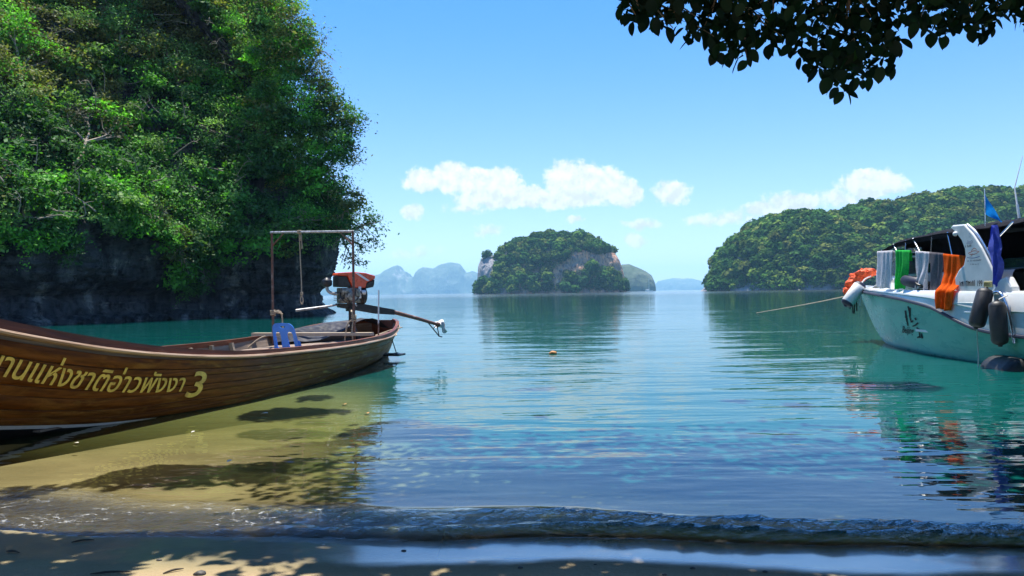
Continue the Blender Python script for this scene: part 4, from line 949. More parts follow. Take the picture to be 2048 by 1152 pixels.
rope('rope', [[r0, r0 + Vector((.2, .2, .12)), r0 + Vector((.45, .35, .16)), r0 + Vector((.55, .15, .1)), r0 + Vector((.25, -.05, .05)), r0 + Vector((-.1, .1, .04))], [r0 + Vector((.1, .3, .1)), r0 + Vector((.4, .5, .2)), r0 + Vector((.62, .62, .25))]], .012, 'loose coil of rope lying on the stern deck by the white pole', [(r0 + Vector((.3, .15, .03)), .16, 3, .07)])
r0 = bw(3.9, .35, .465)
rope('rope', [[r0 + Vector((a * .1, .06 * math.sin(a * 3.0), .012 * (a % 2))) for a in range(7)], [r0 + Vector((a * .09, .1 * math.cos(a * 2.2), .01)) for a in range(7)]], .009, 'tangle of thin rope on the grey deck boards beside the thwart')

# ================================================================== SPEEDBOAT
m_gel = plain('white_gelcoat', (0.80, 0.81, 0.80), 0.22, 3, 0.05, 0.0, dirt=(0.66, 0.68, 0.66), coat=0.4)
m_aqua = plain('aqua_hull', (0.10, 0.49, 0.36), 0.3, 2.5, 0.16, 0.0, dirt=(0.13, 0.46, 0.38), coat=0.0, spec=0.2, stretch=(1, .3, 1))  # turquoise base colour over the whole hull below the rail
m_rubber = plain('black_rubber', (0.018, 0.019, 0.022), 0.5, 20, 0.3, 0.002)
m_canvas = plain('black_canvas', (0.008, 0.009, 0.014), 0.9, 10, 0.4, 0.004, spec=0.1)
m_chrome = plain('stainless_steel', (0.75, 0.76, 0.78), 0.18, 20, 0.1, 0.0, metal=1.0)
m_navy = plain('navy_vinyl', (0.007, 0.011, 0.034), 0.55, 12, 0.2, 0.001)
m_glass, _nt, _out = newmat('tinted_glass')
_b = _nt.n('ShaderNodeBsdfPrincipled'); _nt.set(_b, 'Base Color', _nt.mix(_nt.mapr(_nt.noise(_nt.coords(), 2.0), .3, .7), (.012, .05, .075), (.02, .075, .10))); _b.inputs['Roughness'].default_value = .06; _b.inputs['IOR'].default_value = 1.5
_t = _nt.n('ShaderNodeBsdfTransparent'); _t.inputs[0].default_value = (.45, .62, .68, 1); _x = _nt.n('ShaderNodeMixShader'); _x.inputs[0].default_value = .6
_nt.L.new(_t.outputs[0], _x.inputs[1]); _nt.L.new(_b.outputs[0], _x.inputs[2]); _nt.L.new(_x.outputs[0], _out.inputs[0])
m_ink = plain('black_lettering', (0.012, 0.017, 0.026), 0.8, 30, 0.2, 0.0, spec=0.1)
m_inkgrey = plain('grey_lettering', (0.10, 0.12, 0.16), 0.5, 30, 0.2, 0.0)
m_inkred = plain('red_lettering', (0.42, 0.09, 0.05), 0.5, 30, 0.2, 0.0)
m_inkblue = plain('blue_lettering', (0.03, 0.09, 0.25), 0.5, 30, 0.2, 0.0)
m_plate = plain('yellow_plate', (0.66, 0.52, 0.18), 0.5, 30, 0.15, 0.0)
m_nylon = plain('white_rope', (0.72, 0.70, 0.64), 0.8, 60, 0.2, 0.003)
m_orange = plain('orange_life_vest', (0.80, 0.10, 0.02), 0.7, 14, 0.3, 0.004)
def cloth(name, col, tr=.5): return plain(name, col, 0.95, 26, 0.16, 0.002, spec=0.2, trans=tr)
m_towg, m_towgr, m_towgy, m_towo, m_flag, m_scarf = cloth('grey_white_cloth', (.88, .86, .90)), cloth('green_cloth', (.07, .78, .15)), cloth('dark_grey_cloth', (.26, .24, .27)), cloth('orange_cloth', (.95, .17, .008)), cloth('blue_pennant_cloth', (.012, .24, .66)), cloth('violet_blue_cloth', (.11, .15, .60))

sb = empty('speedboat', (9.85, 16, 0), 'white and aqua speedboat with black canopy moored at the picture edge', 'boat')
SX = 9.85
SY = np.array([9.5, 12.0, 13.2, 14.0, 14.6, 15.4, 16.7, 18.0, 19.3, 20.3, 20.85, 21.1])
S_RW = np.array([1.22, 1.25, 1.26, 1.26, 1.26, 1.25, 1.19, 1.02, .70, .36, .14, .02])     # half breadth at the rail
S_RZ = np.array([.56, .56, .58, .645, .80, 1.02, 1.17, 1.25, 1.30, 1.33, 1.35, 1.36])
S_WW = np.array([1.10, 1.12, 1.13, 1.12, 1.10, 1.05, .92, .68, .30, .06, .02, .005])
S_ZW = np.array([0, 0, 0, 0, 0, 0, 0, 0, 0.02, .36, .85, 1.22])
S_ZK = np.array([-.4, -.45, -.5, -.5, -.5, -.5, -.48, -.42, -.25, .25, .8, 1.2])
S_DZ = np.array([1.34, 1.34, 1.34, 1.345, 1.35, 1.36, 1.375, 1.40, 1.43, 1.45, 1.46, 1.46])
def I(vals, y): return float(np.interp(y, SY, vals))
def smoothI(vals, y):
    return sum(I(vals, y + k * .18) * w_ for k, w_ in ((-2, .1), (-1, .2), (0, .4), (1, .2), (2, .1)))
def hullp(y, v, side=-1, off=0.0):
    """v 0 rail, .8 waterline, 1 keel"""
    r = Vector((smoothI(S_RW, y), smoothI(S_RZ, y))); w_ = Vector((smoothI(S_WW, y), smoothI(S_ZW, y))); k = Vector((0, smoothI(S_ZK, y)))
    if v <= .8:
        t = v / .8; c1 = (r + w_) / 2 + Vector((-.05 * (r.x - w_.x) - .02, -.06)); p = r * (1 - t) ** 2 + c1 * 2 * t * (1 - t) + w_ * t * t
    else: p = w_.lerp(k, (v - .8) / .2)
    return Vector((SX + side * (p.x + off), y, p.y))
sy = np.concatenate([np.linspace(9.5, 18, 50), np.linspace(18.15, 21.1, 26)])
vs = np.concatenate([np.linspace(0, .8, 14), [.87, .93, 1.0]])
hb = MB()
for side in (-1, 1): hb.grid([[hullp(y, v_, side) for v_ in vs] for y in sy])
hb.build('hull', m_aqua, sb, auto=60)
tp = MB()
for side in (-1, 1):
    G = []
    for y in sy:
        rw, rz, dz = smoothI(S_RW, y), smoothI(S_RZ, y), smoothI(S_DZ, y); hgt = dz - rz
        kn = rz + hgt * .55
        prof = [(rw + .0, rz), (rw + .005, rz + .05), (rw - .02, kn - .03), (rw + .012, kn), (rw + .008, kn + .03), (rw - .02, dz - .05), (rw - .05, dz), (rw - .40, dz + .012)]
        G.append([Vector((SX + side * max(0, x_), y, z_)) for x_, z_ in prof])
    tp.grid(G)
topside = tp.build('topside', m_gel, sb, auto=35)
MB().grid([[Vector((SX + x_ * max(.0, smoothI(S_RW, y) - .06), y, smoothI(S_DZ, y) + .035 * (1 - x_ * x_))) for x_ in np.linspace(-1, 1, 9)] for y in sy if y > 17.6]).build('foredeck', m_gel, sb)
MB().box((SX, 12.8, .50), (2.2, 7.0, .05)).build('cockpit_floor', m_whitep, sb, False)
MB().tube([hullp(y, 0.0, -1, .012) for y in sy], .034, 8).build('rubbing_strake', m_navy, sb)
MB().tube([hullp(y, 0.0, 1, .012) for y in sy], .034, 8).build('rubbing_strake', m_navy, sb)
# moulded steps in the side
for z_, y0, y1 in ((.95, 13.6, 14.25), (1.12, 13.55, 14.7)):
    MB().box((SX - 1.245, (y0 + y1) / 2, z_), (.05, y1 - y0, .03), None, .012).build('side_moulding', m_gel, sb)
# cabin trunk
ck = MB()
for side in (-1, 1):
    ck.grid([[Vector((SX + side * x_, y, z_)) for x_, z_ in ((.93 - k_, 1.35), (.90 - k_, 1.66), (.86 - k_, 1.73), (.5 - k_ * .5, 1.78), (0, 1.79))] for y, k_ in ((13.4, 0), (15, 0), (16.5, .02), (17.5, .07), (18.1, .14), (18.6, .24))])
ck.add([Vector((SX + x_, 18.6 + (.55 if z_ < 1.5 else .0), z_)) for x_, z_ in ((-.69, 1.40), (-.66, 1.66), (-.62, 1.73), (0, 1.79), (.62, 1.73), (.66, 1.66), (.69, 1.40))], [(0, 1, 2, 3, 4, 5, 6)])
ck.build('cabin_trunk', m_gel, sb, auto=35)
# windscreen: frames and panes
wf = [(18.25, 1.74, .76), (17.65, 2.13, .80), (16.3, 2.10, .87), (15.0, 2.02, .88)]
for side in (-1, 1):
    def wp(y, z, x): return Vector((SX + side * x, y, z))
    quads = [((18.25, 1.75, .76), (17.55, 1.75, .82), (17.55, 2.12, .82), (17.72, 2.13, .80)), ((17.5, 1.75, .82), (16.6, 1.75, .86), (16.6, 2.10, .86), (17.5, 2.12, .82)), ((16.55, 1.75, .86), (15.5, 1.75, .88), (15.5, 2.05, .88), (16.55, 2.10, .86))]
    for q_ in quads: MB().prism([wp(*a_) for a_ in q_], Vector((-side * .012, 0, 0))).build('window_pane', m_glass, sb, False)
    MB().tube([wp(18.28, 1.73, .765), wp(17.72, 2.15, .805), wp(16.6, 2.115, .865), wp(15.3, 2.05, .885)], .022, 8).build('window_frame', m_gel, sb)
    for y_ in (17.52, 16.57): MB().tube([wp(y_, 1.73, .845), wp(y_, 2.12, .845)], .015, 6).build('window_post', m_gel, sb)
    MB().prism([wp(17.74, 2.17, .81), wp(16.4, 2.14, .87), wp(16.4, 2.31, .87), wp(17.78, 2.33, .81)], Vector((-side * .01, 0, 0))).build('upper_pane', m_glass, sb, False)
MB().prism([Vector((SX - .78, 18.25, 1.75)), Vector((SX + .78, 18.25, 1.75)), Vector((SX + .80, 17.72, 2.13)), Vector((SX - .80, 17.72, 2.13))], Vector((0, -.012, .0))).build('windscreen', m_glass, sb, False)
# canopy
def canz(y): return float(np.interp(y, [8.5, 12, 13.5, 14.8, 16, 17.0, 17.6, 17.95], [2.60, 2.60, 2.585, 2.57, 2.56, 2.51, 2.42, 2.34]))
G = []
for y in np.linspace(8.5, 17.95, 40):
    row = []
    for x_ in np.linspace(-1.03, 1.03, 25):
        sag = -.025 * abs(math.sin((y - 8.5) * math.pi / 1.45)); e = abs(x_) / 1.03
        row.append(Vector((SX + x_, y, canz(y) + .13 * (1 - e ** 2.4) + sag - (.05 if e > .99 else 0))))
    G.append(row)
can = MB(); can.grid(G); can.grid([[p - Vector((0, 0, .018)) for p in r][::-1] for r in G]); can.build('canopy', m_canvas, sb)
for side in (-1, 1):
    G = []
    for y in np.linspace(14.65, 17.9, 30):
        z0 = canz(y) - .04; drop = np.interp(y, [14.65, 16, 17.5, 18.2], [.10, .10, .08, .03])
        G.append([Vector((SX + side * (1.035 - .02 * t), y, z0 - drop * t + .006 * math.sin(y * 7))) for t in np.linspace(0, 1, 4)])
    MB().grid(G).build('canopy_valance', m_canvas, sb)
    # roll-down screens seen as dark panels further inboard
    MB().grid([[Vector((SX + side * (.70 + .01 * math.sin(y * 9)), y, z_)) for z_ in (2.02, 2.2, 2.42, 2.56)] for y in np.linspace(14.0, 17.4, 14)]).build('side_screen', m_canvas, sb)
    for y_, yt, w_ in ((14.95, 15.2, .018), (15.72, 15.75, .014), (16.05, 16.5, .016), (16.75, 16.8, .014), (17.0, 17.35, .016), (17.75, 17.9, .012)):
        MB().tube([Vector((SX + side * 1.06, y_, 2.03 + .06 * (y_ - 15))), Vector((SX + side * 1.01, yt, canz(yt) - .03))], w_, 8).build('canopy_pole', m_chrome, sb)
    MB().tube([Vector((SX + side * 1.09, 14.4, 2.0)), Vector((SX + side * 1.09, 16.2, 2.19)), Vector((SX + side * 1.07, 17.95, 2.28))], .012, 6).build('grab_rail', m_chrome, sb)
# white arch with the emblem
for side in (-1, 1):
    fz = [(13.30, 1.34), (14.62, 1.34), (14.66, 1.60), (14.52, 1.76), (14.36, 1.85), (14.30, 2.0), (14.32, 2.15), (14.42, 2.32), (14.62, 2.50), (14.78, 2.60), (14.70, 2.64), (14.32, 2.625), (14.05, 2.42), (13.80, 2.15), (13.58, 1.85), (13.42, 1.6)]
    o = MB().prism([Vector((SX + side * 1.10, y, z_)) for y, z_ in fz], Vector((side * .10, 0, 0))).build('arch', m_gel, sb, False)
    md = o.modifiers.new('b', 'BEVEL'); md.width = .03; md.segments = 3; md.limit_method = 'ANGLE'; md.angle_limit = RAD(50)
    MB().tube(spline([Vector((SX + side * 1.16, y, z_)) for y, z_ in ((14.28, 2.62), (14.0, 2.44), (13.74, 2.15), (13.52, 1.85), (13.36, 1.58))], 14), .018, 8).build('arch_rail', m_chrome, sb)
    MB().lathe(Vector((SX + side * 1.2, 14.58, 2.46)), (side, 0, 0), [(0, .045), (.03, .045), (.05, .03), (.055, .01)], 14).build('lamp', m_gel, sb)
# aft quarter: coaming that sweeps down past the cockpit
for side in (-1, 1):
    pr = [(13.5, 1.36), (13.28, 1.55), (13.12, 1.60), (12.98, 1.42), (12.88, 1.10), (12.80, .75), (12.6, .62), (12.6, .50), (13.5, .50)]
    o = MB().prism([Vector((SX + side * 1.06, y, z_)) for y, z_ in pr], Vector((side * .16, 0, 0))).build('quarter_coaming', m_gel, sb, False)
    md = o.modifiers.new('b', 'BEVEL'); md.width = .03; md.segments = 3; md.limit_method = 'ANGLE'; md.angle_limit = RAD(50)
    MB().tube(spline([Vector((SX + side * 1.27, y, z_)) for y, z_ in ((13.42, 1.30), (13.2, 1.32), (13.02, 1.12), (12.9, .8), (12.83, .45))], 16), .03, 10).build('quarter_rail', m_chrome, sb)
    MB().tube(spline([Vector((SX + side * 1.14, y, z_)) for y, z_ in ((12.85, .62), (12.7, 1.05), (12.3, 1.1), (11.6, 1.1))], 10), .02, 8).build('cockpit_rail', m_chrome, sb)
MB().box((SX, 12.9, 1.35), (1.9, .06, 1.7), None, .01).build('cockpit_bulkhead', m_canvas, sb)
MB().box((SX - .9, 12.86, 1.3), (.03, .03, 1.5), None, .006).build('bulkhead_trim', m_red, sb)
for sx_ in (-.55, .55): MB().box((SX + sx_, 12.1, .75), (.7, .5, .5), None, .06).box((SX + sx_, 12.36, 1.15), (.7, .12, .6), None, .05).build('cockpit_seat', m_navy, sb)
for sx_ in (-.8, -.3, .3, .8): MB().tube([(SX + sx_, 12.4, .5), (SX + sx_, 12.4, 2.58)], .018, 8).build('canopy_stanchion', m_chrome, sb)
MB().tube([Vector((SX - 1.12, 13.75, 2.12)), Vector((SX - 1.08, 13.1, 2.55))], .016, 8).build('canopy_strut', m_chrome, sb)
# whip aerial on the canopy
aa = Vector((8.95, 13.2, 2.62)); MB().tube([aa, P(2033, 375, 13.35), P(2050, 312, 13.45)], [.02, .010, .006], 8).tube([aa, aa + (P(2033, 375, 13.35) - aa) * .45], .022, 8).build('aerial', m_whitep, sb)
# writing on the hull, made of brush strokes
def hull_ink(y, z):
    lo, hi = 0.0, .8
    for _ in range(24):
        md_ = (lo + hi) / 2
        if hullp(y, md_).z > z: lo = md_
        else: hi = md_
    return hullp(y, lo, -1, .008)
def stroke(mb, pts_, w0, w1, f):
    n = 8; sp_ = spline([(a_, b_, 0) for a_, b_ in pts_], n); L_, R_ = [], []
    for i in range(n):
        t = sp_[min(i + 1, n - 1)] - sp_[max(i - 1, 0)]; nn = Vector((-t.y, t.x, 0)).normalized(); w_ = (w0 + (w1 - w0) * i / (n - 1)) / 2
        L_.append(f(sp_[i].x + nn.x * w_, sp_[i].y + nn.y * w_)); R_.append(f(sp_[i].x - nn.x * w_, sp_[i].y - nn.y * w_))
    mb.grid([[a_, b_] for a_, b_ in zip(L_, R_)])
def hz_map(px, py):                        # pixel of the side view -> station and height on the hull
    d = 16.6
    for _ in range(12):
        z_ = H + (hor(px) - py) / F * d; p = hull_ink(d, z_); d = d + (p.x / ((px - 1024) / F) - d) * .8
    return hull_ink(d, H + (hor(px) - py) / F * d)
mk = MB()
for pts_, w0, w1 in (([(1809.5, 621), (1811.2, 635), (1814.2, 652)], 3.4, 2.2), ([(1808.8, 633), (1811, 635.5), (1812.2, 640)], 2.2, 3.4), ([(1814.8, 612.5), (1817.6, 625), (1818.2, 635), (1821, 643)], 2.6, 2.2), ([(1819.2, 615.5), (1818.8, 624), (1818, 633)], 2.8, 3.4), ([(1819.5, 643), (1823, 643.4), (1824, 640.5)], 3.8, 2.4),
                     ([(1828.6, 635.6), (1829.6, 637.6), (1831, 640)], 3.2, 4), ([(1823.4, 652.6), (1829, 650.4), (1834.8, 645.5)], 2.2, 3.4), ([(1832.2, 654.5), (1833.2, 659), (1834.8, 663.5)], 2.6, 2.0), ([(1835.4, 657), (1836.6, 660), (1837, 663)], 2.0, 1.6), ([(1836.6, 664.5), (1837.4, 670), (1838.4, 676)], 2.2, 3), ([(1832.8, 675.6), (1834.6, 674), (1836.8, 673.4)], 3.6, 2), ([(1840.8, 667), (1841.6, 672), (1842.6, 676.8)], 2.4, 3.4)):
    stroke(mk, pts_, w0, w1, hz_map)
mk.build('hull_emblem', m_ink, topside, False)
Vt, Ft = textmesh('Beijing', .25, .012, 0)
ob('hull_name', [hz_map(1802 + x / 2.55 * 22, 665 + x / 2.55 * 3 - y * 19) for x, y, _ in Vt], Ft, m_ink, topside)
def side_text(body, y0, y1, z0, hgt, x_, mat, name, shear=0.0, dz=0.0):
    Vt, Ft = textmesh(body, shear, .01, 0); mx_ = Vt[:, 0].max()
    return ob(name, [Vector((x_, y0 + (y1 - y0) * a_ / mx_, z0 + dz * a_ / mx_ + hgt * b_)) for a_, b_, _ in Vt], Ft, mat, topside)
def blurred_line(y0, y1, z0, hgt, x_, mat, name, n, seed):
    """a line of lettering too small to read in the photograph: uneven upright strokes"""
    R_ = random.Random(seed); mbl = MB(); dy = (y1 - y0) / n
    for k in range(n):
        if R_.random() < .12: continue
        a_ = y0 + dy * k; h_ = hgt * R_.uniform(.55, 1.0); lean_ = dy * R_.uniform(-.2, .3)
        stroke(mbl, [(a_, z0), (a_ + lean_ * .5, z0 + h_ * .5), (a_ + lean_, z0 + h_)], abs(dy) * .42, abs(dy) * .5, lambda y, z: Vector((x_, y, z)))
        if R_.random() < .5: stroke(mbl, [(a_, z0 + h_ * .9), (a_ + dy * .5, z0 + h_ * R_.uniform(.7, 1)), (a_ + dy, z0 + h_ * .8)], hgt * .14, hgt * .12, lambda y, z: Vector((x_, y, z)))
    return mbl.build(name, mat, topside, False)
RXX = SX - 1.105 - .105
blurred_line(14.47, 13.98, 1.44, .12, RXX, m_ink, 'registration_lettering', 15, 3)
side_text('199', 13.95, 13.78, 1.44, .15, RXX, m_ink, 'registration_lettering')
MB().box((SX - 1.205, 13.62, 1.47), (.012, .24, .10), None, .003).build('number_plate', m_plate, topside, False)
blurred_line(13.72, 13.53, 1.44, .06, SX - 1.2125, m_ink, 'plate_lettering', 7, 5)
MB().box((SX - .845, 18.05, 1.60), (.05, .22, .085), (Vector((.985, .17, 0)), Vector((-.17, .985, 0)), Vector((0, 0, 1)))).build('number_plate', m_plate, topside, False)
blurred_line(17.78, 17.40, 1.55, .09, SX - .885, m_inkblue, 'registration_lettering', 8, 6)
ax0 = SX - 1.2035
em = MB(); fm = lambda y, z: Vector((ax0, y, z))
for k in range(3): stroke(em, [(14.22 + .01 * k, 2.30 - k * .022), (14.14, 2.285 - k * .022), (14.06 - .01 * k, 2.30 - k * .022)], .008, .008, fm)
stroke(em, [(14.16, 2.44), (14.12, 2.40), (14.15, 2.36)], .006, .006, fm)
em.build('arch_emblem', m_inkblue, topside, False)
em = MB()
for pts_ in ([(14.20, 2.06), (14.02, 2.10), (13.88, 2.08)], [(14.16, 2.04), (13.98, 2.04), (13.86, 2.08)], [(14.10, 2.10), (14.02, 2.15), (13.94, 2.12)], [(14.12, 2.0), (14.06, 2.05)]): stroke(em, pts_, .014, .010, fm)
em.build('arch_emblem', m_inkred, topside, False)
em = MB(); stroke(em, [(14.24, 1.985), (14.05, 1.965), (13.85, 1.985)], .010, .014, fm); em.build('arch_emblem', m_inkblue, topside, False)
blurred_line(14.22, 13.80, 1.905, .035, ax0, m_inkgrey, 'arch_lettering', 18, 7); blurred_line(14.12, 13.88, 1.835, .03, ax0, m_inkgrey, 'arch_lettering', 9, 8); blurred_line(14.27, 14.08, 2.175, .055, ax0, m_ink, 'arch_lettering', 6, 9)

# ---- things that hang on or lie on the speedboat
def drape(name, mat, y0, y1, ztop, zbot, x_, label, folds=5, amp=.05, taper=(0, 0), over=None, seed=0, nu=30, nv=22):
    """a cloth hung over the rail: front fall with folds, a short fall behind"""
    G = []
    for i in range(nu):
        t = i / (nu - 1); row = []
        for j in range(nv):
            h_ = j / (nv - 1); a = y0 + (y1 - y0) * t; mid_ = (y0 + y1) / 2
            a = a + taper[0] * h_ * h_ + (a - mid_) * taper[1] * h_
            zt = (ztop[0] * (1 - t) + ztop[1] * t) if hasattr(ztop, '__len__') else ztop
            zb = (zbot[0] * (1 - t) + zbot[1] * t) if hasattr(zbot, '__len__') else zbot
            z_ = zt + (zb - zt) * h_
            wv = t + .10 * math.sin(t * 7.3 + seed * 1.9) + .05 * math.sin(h_ * 5 + seed)
            f_ = math.sin(wv * folds * 4.4 + seed + 2.2 * h_) * .6 + math.sin(wv * folds * 8.1 + seed * 2.1 - h_ * 3.1) * .3 * h_ + .35 * math.sin(wv * 3.0 + seed * 5 + h_ * 4)
            xx = x_ - .015 - amp * f_ * (.25 + .75 * h_) - (np.interp(z_, *over) if over is not None else 0)
            row.append(Vector((xx, a, z_ + .012 * math.sin(t * 9 + seed) * h_)))
        back = [Vector((x_ + .03 + .01 * math.sin(t * 14), row[0].y, row[0].z - dz_)) for dz_ in (.22, .1, .012)]
        G.append(back + [row[0] + Vector((.012, 0, .016))] + row)
    o = MB().grid(G).build(name, mat, loc=tuple(G[0][4]), label=label, cat='towel')
    md = o.modifiers.new('s', 'SOLIDIFY'); md.thickness = .008; return o
RX = SX - 1.0
drape('towel', m_towg, 17.95, 17.20, (2.29, 2.27), (1.43, 1.41), SX - 1.09, 'pale grey towel hung at the front of the row on the speedboat rail', 4, .035, (.12, -.1), seed=1)
drape('towel', m_towgr, 17.05, 16.45, (2.27, 2.23), (1.41, 1.40), SX - 1.10, 'bright green towel hung on the speedboat rail', 4, .05, (.15, -.25), seed=2)
drape('towel', m_towg, 16.18, 15.66, (2.20, 2.15), (1.39, 1.38), SX - 1.11, 'white towel hung beside the dark grey one on the speedboat rail', 4, .05, (.1, -.2), seed=3)
drape('towel', m_towgy, 15.64, 15.18, (2.15, 2.10), (1.38, 1.38), SX - 1.11, 'dark grey towel hung between the white and orange ones on the speedboat', 3, .045, (.0, -.1), seed=4)
drape('towel', m_towo, 15.16, 14.42, (2.09, 2.01), (1.00, .96), SX - 1.12, 'large orange towel draped down over the side of the speedboat', 4, .045, (.08, -.35), over=([.9, 1.36, 1.48, 1.7, 2.1], [.19, .18, .06, .0, .0]), seed=5, nv=30)
drape('towel', m_towo, 14.66, 14.50, (1.75, 1.72), (1.40, 1.42), SX - 1.06, 'small bunched orange cloth tucked beside the large orange towel', 2, .03, seed=6)
# scarf tied to the canopy strut
G = []
for i in range(14):
    t = i / 13; row = []
    for j in range(26):
        h_ = j / 25; w_ = np.interp(h_, [0, .12, .35, .5, .62, .75, .9, 1], [.03, .08, .20, .13, .18, .15, .07, .10])
        row.append(Vector((SX - 1.20 - .05 * math.sin(t * 13 + h_ * 5), 13.42 - h_ * .02 - (t - .35) * w_ * 1.7, 2.50 - 1.06 * h_ + .03 * math.sin(t * 8))))
    G.append(row)
MB().grid(G).build('scarf', m_scarf, loc=tuple(G[0][0]), label='violet blue scarf hanging knotted from the canopy behind the white arch', cat='scarf')
# pennant
fp = P(1972.5, 446, 13.9); ft = P(1972.5, 377, 13.9)
pen = empty('pennant', tuple(fp), 'light blue triangular pennant on a short staff above the black canopy', 'flag')
MB().tube([fp + Vector((0, 0, -.06)), ft], .008, 6).build('staff', m_chrome, pen)
G = []
for i in range(12):
    t = i / 11; top = P(1973 + 30 * t ** 1.3, 380 + 58 * t, 13.9 - .15 * t); bot = P(1973 + 33 * t, 428 + 17 * t, 13.9 - .15 * t)
    G.append([top.lerp(bot, j / 6) + Vector((.0, .02 * math.sin(t * 7 + j), 0)) for j in range(7)])
MB().grid(G).build('cloth', m_flag, pen)
# fenders
def fender(a, b, r, mb_, mc, label, name='fender', group=None):
    a, b = Vector(a), Vector(b); L_ = (b - a).length; A = (b - a).normalized()
    e = empty(name, tuple(a), label, 'fender', group)
    MB().lathe(a, A, [(.10 * L_, r * .9), (.13 * L_, r), (.5 * L_, r * 1.02), (.87 * L_, r), (.90 * L_, r * .9)], 20).build('body', mb_, e)
    for p_, s_ in ((a, 1), (b, -1)):
        MB().lathe(p_, A * s_, [(-.03, r * .22), (.0, r * .3), (.01, r * .55), (.05 * L_, r * .86), (.11 * L_, r * .985), (.14 * L_, r * 1.005)], 20).build('end_cap', mc, e)
    return e
m_fwhite = plain('white_vinyl', (.80, .78, .72), .35, 6, .06, 0.0, dirt=(.6, .56, .5))
f1 = fender(P(1724, 566, 20.2), P(1690, 611, 20.2), .165, m_fwhite, m_navy, 'white cylindrical fender with navy ends hanging at the speedboat bow')
f2 = fender(P(1972, 577, 13.35), P(1950, 655, 13.30), .135, m_rubber, m_rubber, 'slanting black fender hung beside the number plate of the speedboat')
f3 = fender(P(1993, 602, 12.95), P(1998, 690, 12.9), .135, m_rubber, m_rubber, 'upright black fender hung near the curved steel rail of the speedboat')
f4 = fender(Vector((SX - 1.10, 16.75, 1.60)), Vector((SX - 1.02, 16.02, 1.49)), .125, m_navy, m_rubber, 'navy fender lying on the side deck under the green towel')
f5 = fender(Vector((8.55, 12.55, -.12)), Vector((8.66, 13.5, -.12)), .33, m_rubber, m_rubber, 'fat black fender half sunk at the waterline by the picture edge')
# life vests slung over the bow
vb = MB(); R_ = random.Random(5)
vest = empty('life_vest', tuple(P(1715, 570, 20.6)), 'orange life vests with black straps slung over the speedboat bow', 'life vest')
ctr = [(P(1742, 545, 20.3), .14), (P(1728, 548, 20.4), .17), (P(1714, 556, 20.5), .17), (P(1704, 568, 20.5), .16), (P(1698, 582, 20.5), .14), (P(1712, 585, 20.6), .15)]
for c_, r_ in ctr:
    bm = bmesh.new(); bmesh.ops.create_icosphere(bm, subdivisions=3, radius=1)
    vv = np.array([w_.co for w_ in bm.verts]); ff = [[w_.index for w_ in f_.verts] for f_ in bm.faces]; bm.free()
    vv = vv * (1 + .6 * fbm(vv * 2.6 + r_ * 90 + c_.x * 9, 4, 6))[:, None] * np.array([r_ * 1.2, r_ * .8, r_ * .8]) + np.array(c_); vb.add([Vector(x) for x in vv], ff)
vb.build('padding', m_orange, vest)
for k in range(4):
    a = P(1700 + k * 4, 592 + (k % 2) * 4, 20.4); MB().tube(spline([a, a + Vector((.01, 0, -.2)), a + Vector((-.01 + .02 * (k % 2), 0, -.36 - .06 * (k % 3)))], 6), .018, 6).build('strap', m_rubber, vest)
def nylon(name, pts_, r, label, mat=None): return MB().tube(spline(pts_, 6 * len(pts_)), r, 6).build(name, mat or m_nylon, loc=tuple(pts_[0]), label=label, cat='rope')
nylon('rope', [P(1742, 552, 20.2), P(1728, 560, 20.2), P(1722, 575, 20.1), P(1720, 600, 20.1), P(1719, 611, 20.1)], .016, 'white rope end hanging from the speedboat bow beside the white fender')
nylon('mooring_line', [P(1715, 583, 20.6), P(1690, 593, 22.5), P(1600, 611, 31), P(1512, 626.0, 44.5)], .02, 'thin pale mooring line running from the speedboat bow into the bay', m_rope)
nylon('rope', [P(1952, 655, 13.3), P(1953, 690, 13.42), P(1954, 712, 13.42), P(1953, 738, 13.42)], .012, 'thin pale rope hanging from the slanting fender down to the water')
nylon('rope', [P(1990, 603, 12.95), P(2003, 596, 12.95), P(2014, 591, 13.0)], .012, 'short white rope tying the upright black fender to the quarter')
for cx_, lab in ((16.05, 'dark coil of rope on the side deck at the end of the navy fender'), (14.42, 'dark coil of rope on the side deck behind the large orange towel')):
    mbc = MB()
    for q_ in range(4): mbc.tube([Vector((SX - 1.06 + math.cos(a) * (.10 + .01 * q_), cx_ + math.sin(a) * .13, 1.40 + .035 * q_ + .03 * math.sin(a * 2 + q_))) for a in np.linspace(0, 6.28, 16)], .016, 6)
    mbc.build('coiled_rope', m_rubber, loc=(SX - 1.06, cx_, 1.36), label=lab, cat='rope')

# ================================================================== TREE OVER THE BEACH
tw = empty('beach_tree', (5.2, -1.5, .45), 'dark broad leaved tree whose shaded boughs hang into the top of the view', 'tree')
low = [(1245, -30), (1252, 30), (1262, 48), (1285, 58), (1302, 50), (1320, 56), (1352, 66), (1372, 56), (1386, 92), (1402, 66), (1424, 82), (1430, 116), (1460, 112), (1492, 134), (1508, 128), (1508, 84), (1524, 60), (1540, 90), (1556, 106), (1586, 92), (1602, 118), (1634, 156), (1652, 146), (1668, 172), (1698, 198), (1716, 162), (1740, 172), (1752, 140), (1792, 146), (1800, 112), (1816, 92), (1786, 62), (1796, 48), (1836, 36), (1842, 62), (1866, 70), (1896, 88), (1916, 60), (1934, 54), (1960, 72), (1986, 80), (1996, 56), (2020, 34), (2034, 30), (2048, 58), (2100, 60), (2100, -30)]
lw = np.array(low, float)
